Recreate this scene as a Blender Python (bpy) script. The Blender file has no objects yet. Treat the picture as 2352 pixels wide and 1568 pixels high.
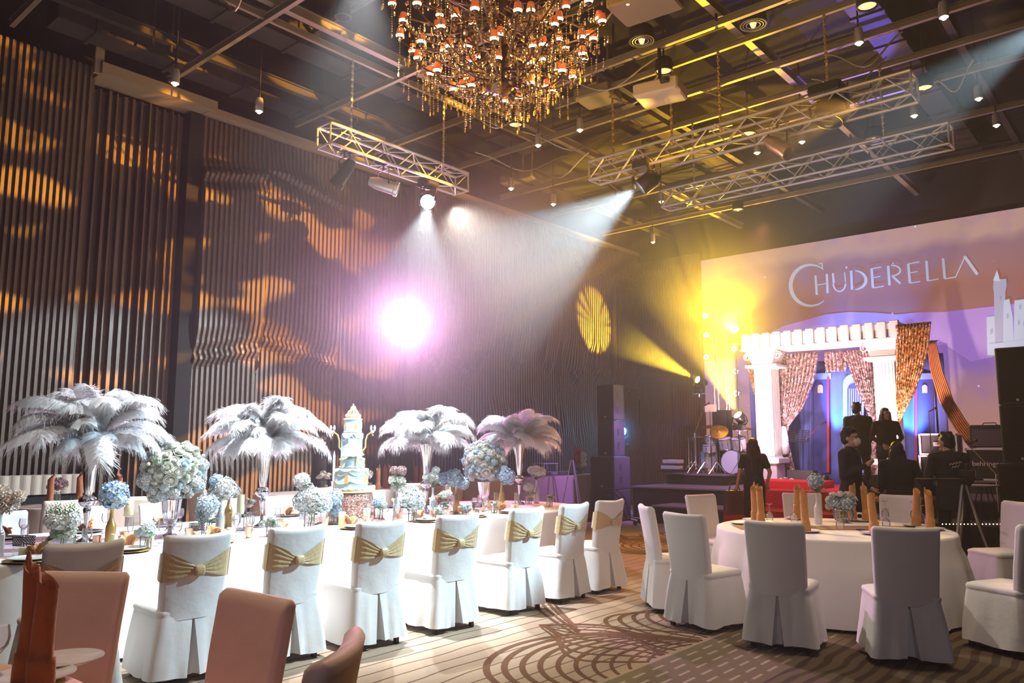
import bpy, bmesh, math, random
from math import sin, cos, pi, radians as R, sqrt, atan2
from mathutils import Vector, Matrix, Euler
import numpy as np
random.seed(7)
S = bpy.context.scene
COL = S.collection

# ------------------------------------------------------------------ camera
FPX, CAMH, YAW, PIT = 1800.0, 1.6, R(40.8), math.atan(236 / 1800)
cam_d = bpy.data.cameras.new('camera'); cam = bpy.data.objects.new('camera', cam_d); COL.objects.link(cam)
cam_d.sensor_width = 36; cam_d.lens = 36 * FPX / 2352; cam_d.clip_start = 0.05; cam_d.clip_end = 100
cam.location = (0, 0, CAMH); cam.rotation_euler = (pi / 2 + PIT, 0, YAW)
S.camera = cam
_hd = Vector((-sin(YAW), cos(YAW), 0)); _rt = Vector((cos(YAW), sin(YAW), 0))
_fw = _hd * cos(PIT) + Vector((0, 0, sin(PIT))); _up = Vector((0, 0, cos(PIT))) - _hd * sin(PIT)
def ray(x, y): return _fw + _rt * ((x - 1176) / FPX) + _up * ((784 - y) / FPX)
def atz(x, y, z): r = ray(x, y); return Vector((0, 0, CAMH)) + r * ((z - CAMH) / r.z)
def atY(x, y, Y): r = ray(x, y); return Vector((0, 0, CAMH)) + r * (Y / r.y)
def atX(x, y, X): r = ray(x, y); return Vector((0, 0, CAMH)) + r * (X / r.x)
def atd(x, y, d): return Vector((0, 0, CAMH)) + ray(x, y) * d

# ------------------------------------------------------------------ world, exposure
S.view_settings.view_transform = 'Standard'; S.view_settings.look = 'None'
S.view_settings.exposure = 0.0; S.view_settings.gamma = 1; S.view_settings.use_curve_mapping = False
W = bpy.data.worlds.new('world'); S.world = W; W.use_nodes = True
W.node_tree.nodes['Background'].inputs[0].default_value = (1.0, 0.72, 0.6, 1)
W.node_tree.nodes['Background'].inputs[1].default_value = 0.005
cy = S.cycles
cy.use_denoising = True
try: cy.denoiser = 'OPENIMAGEDENOISE'; cy.denoising_input_passes = 'RGB_ALBEDO_NORMAL'
except Exception: pass
cy.max_bounces = 6; cy.diffuse_bounces = 2; cy.glossy_bounces = 3; cy.transmission_bounces = 6; cy.volume_bounces = 0
cy.transparent_max_bounces = 16; cy.caustics_reflective = False; cy.caustics_refractive = False
cy.sample_clamp_indirect = 4; cy.sample_clamp_direct = 0; cy.use_light_tree = True
cy.use_adaptive_sampling = True; cy.adaptive_threshold = 0.03
try: cy.volume_step_rate = 4; cy.volume_max_steps = 64
except Exception: pass

# ------------------------------------------------------------------ lights
def light(kind, name, loc, target, color, power, size=0.1, angle=60, blend=0.3, shape=None, sy=None, spec=1.0):
    l = bpy.data.lights.new(name, kind); o = bpy.data.objects.new(name, l); COL.objects.link(o)
    l.color = color; l.energy = power; l.specular_factor = spec
    if kind == 'AREA':
        l.size = size
        if shape: l.shape = shape
        if sy: l.shape = 'RECTANGLE'; l.size_y = sy
    else: l.shadow_soft_size = size
    if kind == 'SPOT': l.spot_size = R(angle); l.spot_blend = blend
    o.location = loc
    if target is not None: o.rotation_euler = (Vector(target) - Vector(loc)).to_track_quat('-Z', 'Y').to_euler()
    o['kind'] = 'helper'
    return o
def gobo(o, mode, scale, thr, soft, seed=0.0):
    """a patterned slide in the lamp: stripes by angle (fan) or blobs"""
    l = o.data; l.use_nodes = True; nt = l.node_tree; N = nt.nodes; L = nt.links
    em = N['Emission']; tc = N.new('ShaderNodeTexCoord'); sep = N.new('ShaderNodeSeparateXYZ')
    L.new(tc.outputs['Normal'], sep.inputs[0])
    def m(op, a, b=None):
        n = N.new('ShaderNodeMath'); n.operation = op
        for i, v in enumerate((a, b)):
            if v is None: continue
            if isinstance(v, (int, float)): n.inputs[i].default_value = v
            else: L.new(v, n.inputs[i])
        return n.outputs[0]
    az = m('ABSOLUTE', sep.outputs[2])
    u = m('DIVIDE', sep.outputs[0], az); v = m('DIVIDE', sep.outputs[1], az)
    if mode == 'fan':
        a = m('ARCTAN2', u, v)
        n = N.new('ShaderNodeTexNoise'); n.noise_dimensions = '1D'; n.inputs['Scale'].default_value = scale
        n.inputs['Detail'].default_value = 1.0
        L.new(m('ADD', a, seed), n.inputs['W']); val = n.outputs['Fac']
    else:
        cx = N.new('ShaderNodeCombineXYZ'); L.new(m('MULTIPLY', u, .8), cx.inputs[0]); L.new(m('MULTIPLY', v, 2.0), cx.inputs[1]); cx.inputs[2].default_value = seed
        n = N.new('ShaderNodeTexNoise'); n.inputs['Scale'].default_value = scale; n.inputs['Detail'].default_value = 0.5
        L.new(cx.outputs[0], n.inputs['Vector']); val = n.outputs['Fac']
    mr = N.new('ShaderNodeMapRange'); L.new(val, mr.inputs[0]); mr.inputs[1].default_value = thr; mr.inputs[2].default_value = thr + soft
    mr.clamp = True
    if mode == 'fan': mr.inputs[3].default_value = 0.06
    L.new(mr.outputs[0], em.inputs['Strength'])

LAMP_A = Vector((-5.72, 9.55, 5.32))      # moving head on the long truss
LAMP_B = Vector((-8.62, 8.0, 5.3))        # moving head on the short truss
LAMP_P = atX(930, 745, -11.15)            # pink lamp on the fluted wall
LAMP_Y1 = atY(1688, 755, 17.2); LAMP_Y2 = atY(1605, 873, 17.6); LAMP_Y3 = atY(1697, 955, 17.0)
LAMP_D = atY(2420, 45, 10.2)
light('SPOT', 'spot_truss_white', LAMP_A + Vector((-.1, -.1, -.08)), (-9.2, 6.6, 2.0), (.66, .88, 1.0), 5200, .05, 50, .25)
light('SPOT', 'spot_short_truss_white', LAMP_B + Vector((.04, -.03, -.1)), (-6.7, 5.2, 0.0), (.80, .93, 1.0), 2600, .05, 46, .5)
light('SPOT', 'spot_short_truss_flood', LAMP_B + Vector((.3, .3, -.1)), (-3.2, 5.2, 0.0), (1, .92, .80), 900, .06, 60, .6)
light('SPOT', 'spot_pink', LAMP_P + Vector((.14, -.14, 0)), (0, 0, 1.6), (.82, .36, .74), 2600, .10, 112, 1.0)
a = light('SPOT', 'spot_yellow_high', LAMP_Y1 + Vector((.0, -.25, .0)), LAMP_Y1 + Vector((.6, -3.0, 2.4)), (1.0, .56, .02), 3400, .06, 96, .3)
gobo(a, 'fan', 9.0, .42, .14, 1.3)
light('SPOT', 'spot_yellow_glow', LAMP_Y1 + Vector((0, -.28, 0)), (0, 0, 1.6), (1.0, .60, .01), 1900, .06, 100, .8)
a = light('SPOT', 'spot_yellow_side', LAMP_Y2 + Vector((-.15, -.12, .1)), LAMP_Y2 + Vector((-3.2, -1.2, 2.0)), (1.0, .66, .03), 15000, .05, 30, .3)
gobo(a, 'fan', 5.0, .40, .12, 4.0)
a = light('SPOT', 'spot_yellow_low', LAMP_Y3 + Vector((-.05, -.12, .15)), LAMP_Y3 + Vector((-1.0, -.3, 3.2)), (1.0, .66, .03), 12000, .05, 46, .3)
gobo(a, 'fan', 4.0, .40, .12, 7.0)
light('SPOT', 'spot_teal', LAMP_D, (-6.3, 4.6, 0.9), (.60, .86, 1.0), 7600, .05, 26, .4)
light('SPOT', 'added_plume_spot', (-6.3, 4.9, 6.75), (-7.0, 5.0, 1.2), (.90, .95, 1.0), 6000, .08, 62, .8)  # added spot over the table to brighten the plumes; no fixture
a = light('SPOT', 'spot_amber_wall', (-2.6, 9.2, 5.5), (-11.7, 5.9, 4.4), (1.0, .46, .05), 17000, .04, 58, .25)
gobo(a, 'blob', 9.5, .555, .05, 5.2)
light('SPOT', 'added_ceiling_amber', (-2.2, 1.5, 2.4), (-5.6, 9.2, 7.3), (1.0, .58, .10), 700, .1, 62, .8)  # added amber source behind the viewer, invented to colour the ceiling
light('SPOT', 'spot_ceiling_blue', (-3.6, 17.4, 3.2), atz(1900, 95, 7.7), (.16, .12, 1.0), 2600, .05, 16, .3)
light('SPOT', 'spot_ceiling_violet', (-5.6, 17.0, 1.6), (-3.2, 12.6, 7.6), (.30, .16, 1.0), 500, .08, 50, .6)
for px in (1762, 2040):
    c = atY(px, 1000, 17.0); light('SPOT', 'arch_footlight', (c.x + .1, 16.3, .85), (c.x, 17.55, 2.6), (1.0, .60, .70), 1100, .08, 80, .7)
light('AREA', 'arch_wash_pink', (-6.6, 14.9, 2.9), (-6.2, 17.6, 3.6), (1.0, .70, .66), 150, .4)
light('SPOT', 'arch_inner_white', atY(1800, 1040, 17.9), atY(1850, 810, 17.9), (.80, .78, 1.0), 2200, .1, 70, .5)
light('SPOT', 'backdrop_blue_one', atY(1890, 1062, 18.0), atY(1945, 900, 18.7), (.06, .24, 1.0), 2600, .05, 42, .6)
light('SPOT', 'backdrop_blue_two', atY(2118, 1062, 18.0), atY(2075, 920, 18.7), (.06, .24, 1.0), 2600, .05, 42, .6)
light('SPOT', 'stage_wash_violet', (-7.0, 12.4, 6.2), (-8.2, 17.3, 0.6), (.62, .38, 1.0), 1000, .2, 60, .8)
light('SPOT', 'stage_side_violet', (-7.7, 14.6, 2.2), (-9.8, 14.0, 1.0), (.42, .22, 1.0), 420, .1, 80, .8)
light('SPOT', 'stage_floor_red', (-5.6, 13.6, 5.6), (-5.9, 10.0, 0), (1.0, .28, .14), 900, .1, 62, .9)
light('POINT', 'par_cyan', atY(1430, 990, 16.3) + Vector((.02, -.2, 0)), None, (.05, .45, 1.0), 60, .05)
for i, (x, y) in enumerate(((-2.0, 6.4), (-4.2, 2.0), (-9.9, 5.5), (-1.4, 9.8))):
    light('SPOT', 'ceiling_downlight', (x, y, 6.6), (x, y, 0), (1.0, .76, .48), (470, 480, 100, 260)[i], .25, 75, .8)
light('AREA', 'added_rear_fill', (1.6, -2.2, 5.6), (-4.0, 6.0, 0.7), (.90, .84, .98), 58, 1.0)  # added soft fill from behind the viewer, no particular fixture
for dx, dy, dz in ((0, 0, -.25), (.7, .4, .2), (-.7, -.4, .2), (0, 0, .9)):
    light('POINT', 'chandelier_glow', (-5.7 + dx, 6.3 + dy, 6.2 + dz), None, (1.0, .55, .16), 14, .15)

# ------------------------------------------------------------------ helpers
def tag(o, label=None, cat=None, group=None, kind=None):
    if label: o['label'] = label
    if cat: o['category'] = cat
    if group: o['group'] = group
    if kind: o['kind'] = kind
    return o
def empty(name, loc=(0, 0, 0), rz=0.0, label=None, cat=None, group=None):
    o = bpy.data.objects.new(name, None); COL.objects.link(o); o.location = loc; o.rotation_euler = (0, 0, rz)
    o.empty_display_size = .1
    return tag(o, label, cat, group)
def kids(o): return [c for c in bpy.data.objects if c.parent == o]
def copy_tree(o, parent=None, cache={}):
    c = o.copy(); COL.objects.link(c)
    if parent is not None: c.parent = parent
    for ch in o.children: copy_tree(ch, c)
    return c
class MB:
    """collects verts and faces, builds ONE mesh object"""
    def __init__(s): s.v = []; s.f = []; s.mi = []; s.m = 0; s.M = Matrix()
    def add(s, vs, fs):
        b = len(s.v); M = s.M
        s.v += [tuple(M @ Vector(v)) for v in vs]; s.f += [tuple(b + i for i in f) for f in fs]; s.mi += [s.m] * len(fs)
        return s
    def box(s, c, d, rz=0.0, taper=1.0):
        cx, cy_, cz = c; x, y, z = d[0] / 2, d[1] / 2, d[2] / 2; r = Matrix.Rotation(rz, 3, 'Z'); vs = []
        for k, t in ((-z, 1.0), (z, taper)):
            for i, j in ((-x, -y), (x, -y), (x, y), (-x, y)):
                p = r @ Vector((i * t, j * t, k)); vs.append((cx + p.x, cy_ + p.y, cz + p.z))
        return s.add(vs, [(3, 2, 1, 0), (4, 5, 6, 7), (0, 1, 5, 4), (1, 2, 6, 5), (2, 3, 7, 6), (3, 0, 4, 7)])
    def rbox(s, c, d, b, rz=0.0):
        """box with chamfered edges"""
        x, y, z = [k / 2 for k in d]; r = Matrix.Rotation(rz, 3, 'Z'); loops = []
        for zz, ins in ((-z, b), (-z + b, 0), (z - b, 0), (z, b)):
            X, Y = x - ins, y - ins; q = b
            loops.append([(X, -Y + q, zz), (X, Y - q, zz), (X - q, Y, zz), (-X + q, Y, zz), (-X, Y - q, zz), (-X, -Y + q, zz), (-X + q, -Y, zz), (X - q, -Y, zz)])
        vs = [tuple(r @ Vector(p) + Vector(c)) for l in loops for p in l]; fs = []
        for k in range(3):
            for i in range(8): j = (i + 1) % 8; fs.append((k * 8 + i, k * 8 + j, k * 8 + 8 + j, k * 8 + 8 + i))
        fs.append(tuple(range(7, -1, -1))); fs.append(tuple(range(24, 32)))
        return s.add(vs, fs)
    def lathe(s, prof, n=24, c=(0, 0, 0), cap=True, rib=0.0, nrib=0):
        vs = []; fs = []; m = len(prof)
        for r, z in prof:
            for i in range(n):
                a = 2 * pi * i / n; rr = r * (1 + (rib * cos(nrib * a) if nrib else 0)); vs.append((c[0] + rr * cos(a), c[1] + rr * sin(a), c[2] + z))
        for k in range(m - 1):
            for i in range(n): j = (i + 1) % n; fs.append((k * n + i, k * n + j, (k + 1) * n + j, (k + 1) * n + i))
        if cap:
            if prof[0][0] > 1e-5: fs.append(tuple(range(n - 1, -1, -1)))
            if prof[-1][0] > 1e-5: fs.append(tuple((m - 1) * n + i for i in range(n)))
        return s.add(vs, fs)
    def tube(s, pts, r, n=8, cap=True):
        pts = [Vector(p) for p in pts]; m = len(pts); rs = r if isinstance(r, (list, tuple)) else [r] * m; vs = []; fs = []; prev = None
        for k, p in enumerate(pts):
            t = (pts[min(k + 1, m - 1)] - pts[max(k - 1, 0)])
            if t.length < 1e-9: t = Vector((0, 0, 1))
            t.normalize()
            if prev is None: a = t.cross(Vector((0, 0, 1)) if abs(t.z) < .9 else Vector((1, 0, 0))).normalized()
            else: a = (prev - t * prev.dot(t)); a = a.normalized() if a.length > 1e-6 else prev
            prev = a; b = t.cross(a)
            for i in range(n): q = p + (a * cos(2 * pi * i / n) + b * sin(2 * pi * i / n)) * rs[k]; vs.append(tuple(q))
        for k in range(m - 1):
            for i in range(n): j = (i + 1) % n; fs.append((k * n + i, k * n + j, (k + 1) * n + j, (k + 1) * n + i))
        if cap: fs.append(tuple(range(n - 1, -1, -1))); fs.append(tuple((m - 1) * n + i for i in range(n)))
        return s.add(vs, fs)
    def ell(s, c, r, n=12, m=8, M=None):
        if isinstance(r, (int, float)): r = (r, r, r)
        vs = [(0, 0, -1)]; fs = []
        for k in range(1, m):
            t = pi * k / m - pi / 2
            for i in range(n): a = 2 * pi * i / n; vs.append((cos(t) * cos(a), cos(t) * sin(a), sin(t)))
        vs.append((0, 0, 1)); N_ = len(vs) - 1
        for i in range(n): j = (i + 1) % n; fs.append((0, 1 + j, 1 + i)); fs.append((N_, N_ - n + i, N_ - n + j))
        for k in range(m - 2):
            for i in range(n): j = (i + 1) % n; b = 1 + k * n; fs.append((b + i, b + j, b + n + j, b + n + i))
        out = []
        for v in vs:
            p = Vector((v[0] * r[0], v[1] * r[1], v[2] * r[2]))
            if M is not None: p = M @ p
            out.append(tuple(p + Vector(c)))
        return s.add(out, fs)
    def grid(s, P):
        """P[k][i] rows of points"""
        m, n = len(P), len(P[0]); vs = [tuple(p) for r in P for p in r]
        return s.add(vs, [(k * n + i, k * n + i + 1, (k + 1) * n + i + 1, (k + 1) * n + i) for k in range(m - 1) for i in range(n - 1)])
    def loft(s, loops, cap0=True, cap1=True):
        m, n = len(loops), len(loops[0]); vs = [tuple(p) for l in loops for p in l]; fs = []
        for k in range(m - 1):
            for i in range(n): j = (i + 1) % n; fs.append((k * n + i, k * n + j, (k + 1) * n + j, (k + 1) * n + i))
        if cap0: fs.append(tuple(range(n - 1, -1, -1)))
        if cap1: fs.append(tuple((m - 1) * n + i for i in range(n)))
        return s.add(vs, fs)
    def poly(s, pts, ext):
        """closed outline extruded by vector ext"""
        e = Vector(ext); n = len(pts); vs = [tuple(p) for p in pts] + [tuple(Vector(p) + e) for p in pts]
        return s.add(vs, [tuple(range(n)), tuple(range(2 * n - 1, n - 1, -1))] + [(i, (i + 1) % n, n + (i + 1) % n, n + i) for i in range(n)])
    def mesh(s, name, mats, smooth=False, angle=None):
        me = bpy.data.meshes.new(name); me.from_pydata(s.v, [], s.f)
        mats = mats if isinstance(mats, (list, tuple)) else [mats]
        for m in mats: me.materials.append(m)
        if len(mats) > 1: me.polygons.foreach_set('material_index', s.mi)
        if smooth: me.polygons.foreach_set('use_smooth', [True] * len(me.polygons))
        me.update()
        if smooth and angle:
            try: me.set_sharp_from_angle(angle=R(angle))
            except Exception: pass
        return me
    def build(s, name, mats, parent=None, smooth=False, angle=40, loc=None, rz=None, label=None, cat=None, group=None, kind=None):
        o = bpy.data.objects.new(name, s.mesh(name, mats, smooth, angle)); COL.objects.link(o)
        if parent is not None: o.parent = parent
        if loc is not None: o.location = loc
        if rz is not None: o.rotation_euler = (0, 0, rz)
        return tag(o, label, cat, group, kind)
def put(name, me, parent=None, loc=(0, 0, 0), rot=(0, 0, 0), sc=1.0, label=None, cat=None, group=None, kind=None):
    o = bpy.data.objects.new(name, me); COL.objects.link(o)
    if parent is not None: o.parent = parent
    o.location = loc; o.rotation_euler = rot; o.scale = (sc, sc, sc) if isinstance(sc, (int, float)) else sc
    return tag(o, label, cat, group, kind)

# ------------------------------------------------------------------ materials
def nodes(name):
    m = bpy.data.materials.new(name); m.use_nodes = True; nt = m.node_tree
    return m, nt.nodes, nt.links, nt.nodes['Principled BSDF']
def P(name, col, rough=.6, metal=0.0, em=None, es=0.0, bump=0.0, bs=40.0, var=0.0, sheen=0.0, trans=0.0, ior=1.45, sss=0.0, sample=True, coat=0.0, alpha=1.0):
    m, N, L, b = nodes(name)
    b.inputs['Base Color'].default_value = (*col, 1); b.inputs['Roughness'].default_value = rough; b.inputs['Metallic'].default_value = metal
    b.inputs['IOR'].default_value = ior; b.inputs['Transmission Weight'].default_value = trans; b.inputs['Sheen Weight'].default_value = sheen
    b.inputs['Coat Weight'].default_value = coat; b.inputs['Alpha'].default_value = alpha
    if sss: b.inputs['Subsurface Weight'].default_value = sss; b.inputs['Subsurface Radius'].default_value = (.05, .05, .05)
    if em is not None: b.inputs['Emission Color'].default_value = (*em, 1); b.inputs['Emission Strength'].default_value = es
    if bump or var:
        tc = N.new('ShaderNodeTexCoord'); n = N.new('ShaderNodeTexNoise'); n.inputs['Scale'].default_value = bs; n.inputs['Detail'].default_value = 3
        L.new(tc.outputs['Object'], n.inputs['Vector'])
        if bump:
            bp = N.new('ShaderNodeBump'); bp.inputs['Strength'].default_value = bump; bp.inputs['Distance'].default_value = .02
            L.new(n.outputs['Fac'], bp.inputs['Height']); L.new(bp.outputs[0], b.inputs['Normal'])
        if var:
            mx = N.new('ShaderNodeMixRGB'); mx.inputs[1].default_value = (*[max(0, c * (1 - var)) for c in col], 1); mx.inputs[2].default_value = (*[min(1, c * (1 + var)) for c in col], 1)
            L.new(n.outputs['Fac'], mx.inputs[0]); L.new(mx.outputs[0], b.inputs['Base Color'])
    if not sample:
        try: m.cycles.emission_sampling = 'NONE'
        except Exception: pass
    return m
def glassmat(name, tint=(.96, .97, .97), rough=0.02):
    """thin-walled clear glass: see-through with a fresnel gloss and white translucency mixed in to lighten it"""
    m, N, L, b = nodes(name); N.remove(b); out = N['Material Output']
    t = N.new('ShaderNodeBsdfTransparent'); t.inputs[0].default_value = (*tint, 1)
    g = N.new('ShaderNodeBsdfGlossy'); g.inputs['Roughness'].default_value = rough
    f = N.new('ShaderNodeFresnel'); f.inputs[0].default_value = 1.22
    mx = N.new('ShaderNodeMixShader'); L.new(f.outputs[0], mx.inputs[0]); L.new(t.outputs[0], mx.inputs[1]); L.new(g.outputs[0], mx.inputs[2])
    d = N.new('ShaderNodeBsdfTranslucent'); d.inputs[0].default_value = (.9, .9, .9, 1); m2 = N.new('ShaderNodeMixShader'); m2.inputs[0].default_value = .10  # translucent white stands in for light caught by the glass
    L.new(mx.outputs[0], m2.inputs[1]); L.new(d.outputs[0], m2.inputs[2]); L.new(m2.outputs[0], out.inputs[0])
    return m
def softmat(name, col, tr=.5):
    m, N, L, b = nodes(name); N.remove(b); out = N['Material Output']; d = N.new('ShaderNodeBsdfDiffuse'); d.inputs[0].default_value = (*col, 1)
    t = N.new('ShaderNodeBsdfTranslucent'); t.inputs[0].default_value = (*col, 1); mx = N.new('ShaderNodeMixShader'); mx.inputs[0].default_value = tr
    L.new(d.outputs[0], mx.inputs[1]); L.new(t.outputs[0], mx.inputs[2]); L.new(mx.outputs[0], out.inputs[0]); return m
M = {}
M['cover'] = P('white_cover_cloth', (.80, .80, .80), .75, bump=.25, bs=9, sheen=.2)
M['cloth'] = P('white_table_cloth', (.84, .83, .81), .8, bump=.2, bs=5)
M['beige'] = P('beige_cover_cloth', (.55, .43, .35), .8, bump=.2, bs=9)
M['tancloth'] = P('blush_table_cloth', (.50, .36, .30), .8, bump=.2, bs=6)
M['sash'] = P('gold_satin', (.62, .47, .25), .38, bump=.3, bs=30, sheen=.3)
M['pinkcover'] = P('blush_cover_cloth', (.78, .52, .43), .75, bump=.2, bs=9, sheen=.2)
M['black'] = P('black_metal', (.012, .012, .013), .4)
M['blackmat'] = P('black_matte', (.015, .014, .014), .8)
M['truss'] = P('aluminium_tube', (.62, .60, .58), .35, .6)
M['silver'] = P('polished_silver', (.80, .80, .82), .12, 1.0)
M['silverpaint'] = P('silver_glass_paint', (.62, .65, .70), .3, .4)
M['goldpaint'] = P('gold_glass_paint', (.45, .27, .09), .35, .5)
M['whitepaint'] = P('white_glazed_bottle', (.80, .80, .78), .25, coat=.4)
M['rosegold'] = P('rose_gold', (.85, .52, .36), .25, .7)
M['gold'] = P('gold', (.75, .48, .16), .3, .8)
M['glass'] = glassmat('clear_glass')
M['candle'] = P('cream_wax', (.85, .78, .50), .5, sss=.2)
M['candlewhite'] = P('white_wax', (.85, .84, .82), .45, sss=.1)
M['litcandle'] = P('glowing_wax', (.95, .75, .45), .5, em=(1, .62, .25), es=.5, sample=False)
M['napkin'] = P('ochre_napkin', (.55, .25, .06), .7, bump=.4, bs=25, sheen=.2)
M['napkinbrown'] = P('rust_napkin', (.36, .10, .03), .7, bump=.4, bs=25, sheen=.2)
M['plate'] = P('white_china', (.82, .82, .82), .2, coat=.5)
M['charger'] = P('dark_charger', (.05, .025, .025), .2, .4)
M['feather'] = softmat('white_feather', (.95, .95, .96), .35)
M['hyblue'] = P('blue_petal', (.42, .58, .85), .7, var=.3, bs=30)
M['hypale'] = P('pale_blue_petal', (.66, .80, .88), .7, var=.2, bs=30)
M['hywhite'] = P('white_petal', (.82, .85, .82), .7, var=.12, bs=30)
M['rosewhite'] = P('cream_rose_petal', (.87, .87, .78), .65, var=.1, bs=40)
M['rosegreen'] = P('pale_green_petal', (.83, .86, .74), .65, var=.1, bs=40)
M['dusty'] = P('dusty_mauve_petal', (.42, .28, .28), .8, var=.3, bs=40)
M['peach'] = P('peach_petal', (.86, .74, .64), .7, var=.15, bs=40)
M['leaf'] = P('green_leaf', (.05, .14, .05), .5, var=.4, bs=20)
M['stem'] = P('green_stem', (.10, .22, .06), .6)
M['leafpale'] = P('pale_leaf', (.22, .36, .20), .6, var=.3, bs=20)
M['skin'] = P('skin', (.68, .42, .32), .5)
M['hair'] = P('dark_hair', (.012, .009, .008), .45, bump=.4, bs=60)
M['hairbrown'] = P('brown_hair', (.05, .015, .012), .45, bump=.4, bs=60)
M['navy'] = P('navy_cloth', (.012, .012, .035), .8)
M['blackcloth'] = P('black_cloth', (.010, .010, .014), .8)
M['suit'] = P('charcoal_cloth', (.022, .016, .022), .75)
M['stagetop'] = P('stage_deck', (.22, .15, .18), .45, bump=.1, bs=8, var=.15)
M['skirting'] = P('black_skirting', (.012, .011, .012), .7)
M['red'] = P('red_carpet', (.62, .01, .02), .9, bump=.3, bs=60)
M['plaster'] = P('cream_painted_column', (.80, .76, .72), .6)
M['orange'] = P('orange_satin', (.62, .22, .05), .5, sheen=.2)
# ================================================================== THE HALL
XL, YF, ZC = -11.7, 19.0, 8.2
# carpet: tan ground with straight lines, a dark field and woven swirls
def carpet():
    m, N, L, b = nodes('patterned_carpet')
    tc = N.new('ShaderNodeTexCoord'); sp = N.new('ShaderNodeSeparateXYZ'); L.new(tc.outputs['Object'], sp.inputs[0])
    def mt(op, a, b_=None, c=None):
        n = N.new('ShaderNodeMath'); n.operation = op
        for i, v in enumerate((a, b_, c)):
            if v is None: continue
            if isinstance(v, (int, float)): n.inputs[i].default_value = v
            else: L.new(v, n.inputs[i])
        return n.outputs[0]
    X, Y = sp.outputs[0], sp.outputs[1]
    nz = N.new('ShaderNodeTexNoise'); nz.inputs['Scale'].default_value = 1.6; nz.inputs['Detail'].default_value = 1; L.new(tc.outputs['Object'], nz.inputs['Vector'])
    wob = mt('MULTIPLY', nz.outputs['Fac'], .10)
    fx = mt('FRACT', mt('MULTIPLY', mt('ADD', X, wob), 5.8)); line = mt('LESS_THAN', fx, .09)
    # dark field east of X = -3.17 with broken pale dashes
    dark = mt('GREATER_THAN', X, -3.17)
    row = mt('FLOOR', mt('MULTIPLY', X, 9.4)); fr = mt('FRACT', mt('MULTIPLY', X, 9.4))
    fy = mt('FRACT', mt('ADD', mt('MULTIPLY', Y, 3.9), mt('MULTIPLY', row, .5)))
    dash = mt('MULTIPLY', mt('LESS_THAN', fr, .22), mt('GREATER_THAN', fy, .38))
    far = mt('MULTIPLY', mt('GREATER_THAN', X, -2.35), 1.0)
    w2 = N.new('ShaderNodeTexWave'); w2.inputs['Scale'].default_value = 2.6; w2.inputs['Distortion'].default_value = 5; w2.inputs['Detail'].default_value = 1; w2.inputs['Detail Scale'].default_value = .6
    L.new(tc.outputs['Object'], w2.inputs['Vector'])
    swirl = mt('GREATER_THAN', w2.outputs['Fac'], .62)
    def mix(f, a, c):
        n = N.new('ShaderNodeMixRGB')
        for i, v in ((0, f), (1, a), (2, c)):
            if isinstance(v, tuple): n.inputs[i].default_value = (*v, 1)
            else: L.new(v, n.inputs[i])
        return n.outputs[0]
    tan = mix(nz.outputs['Fac'], (.40, .29, .20), (.52, .40, .29))
    west = mix(line, tan, (.13, .055, .03))
    eastf = mix(swirl, (.16, .11, .065), (.07, .04, .02))
    east = mix(dash, mix(far, (.20, .145, .085), eastf), (.46, .38, .28))
    east = mix(far, east, eastf)
    col = mix(dark, west, east)
    fz = N.new('ShaderNodeTexNoise'); fz.inputs['Scale'].default_value = 160; L.new(tc.outputs['Object'], fz.inputs['Vector'])
    col2 = N.new('ShaderNodeMixRGB'); col2.blend_type = 'MULTIPLY'; col2.inputs[0].default_value = .45; L.new(col, col2.inputs[1]); L.new(fz.outputs['Fac'], col2.inputs[2])
    L.new(col2.outputs[0], b.inputs['Base Color']); b.inputs['Roughness'].default_value = .95
    bp = N.new('ShaderNodeBump'); bp.inputs['Strength'].default_value = .4; bp.inputs['Distance'].default_value = .01
    L.new(fz.outputs['Fac'], bp.inputs['Height']); L.new(bp.outputs[0], b.inputs['Normal'])
    return m
fl = MB(); fl.add([(XL, -5, 0), (7, -5, 0), (7, YF, 0), (XL, YF, 0)], [(0, 1, 2, 3)]); fl.m = 1
rib_z = [.0012]
def ribbon(pts, w):
    rib_z[0] += .00006; z = rib_z[0]; n = len(pts); V_ = []; ok = []
    for i in range(n):
        a, b = Vector(pts[max(0, i - 1)]), Vector(pts[min(n - 1, i + 1)]); d = (b - a)
        if (Vector(pts[0]) - Vector(pts[-1])).length < 1e-6 and i in (0, n - 1): d = Vector(pts[1]) - Vector(pts[-2])
        d.normalize(); q = Vector((-d.y, d.x, 0)); wa = w * 1.3 * (.55 + .45 * sin(pi * i / n)); p = Vector(pts[i]); V_ += [tuple(p - q * wa + Vector((0, 0, z))), tuple(p + q * wa + Vector((0, 0, z)))]; ok.append(p.x + wa < -3.17 or p.y > 9.5)
    fl.add(V_, [(2 * i, 2 * i + 2, 2 * i + 3, 2 * i + 1) for i in range(n - 1) if ok[i] and ok[i + 1]])
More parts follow.
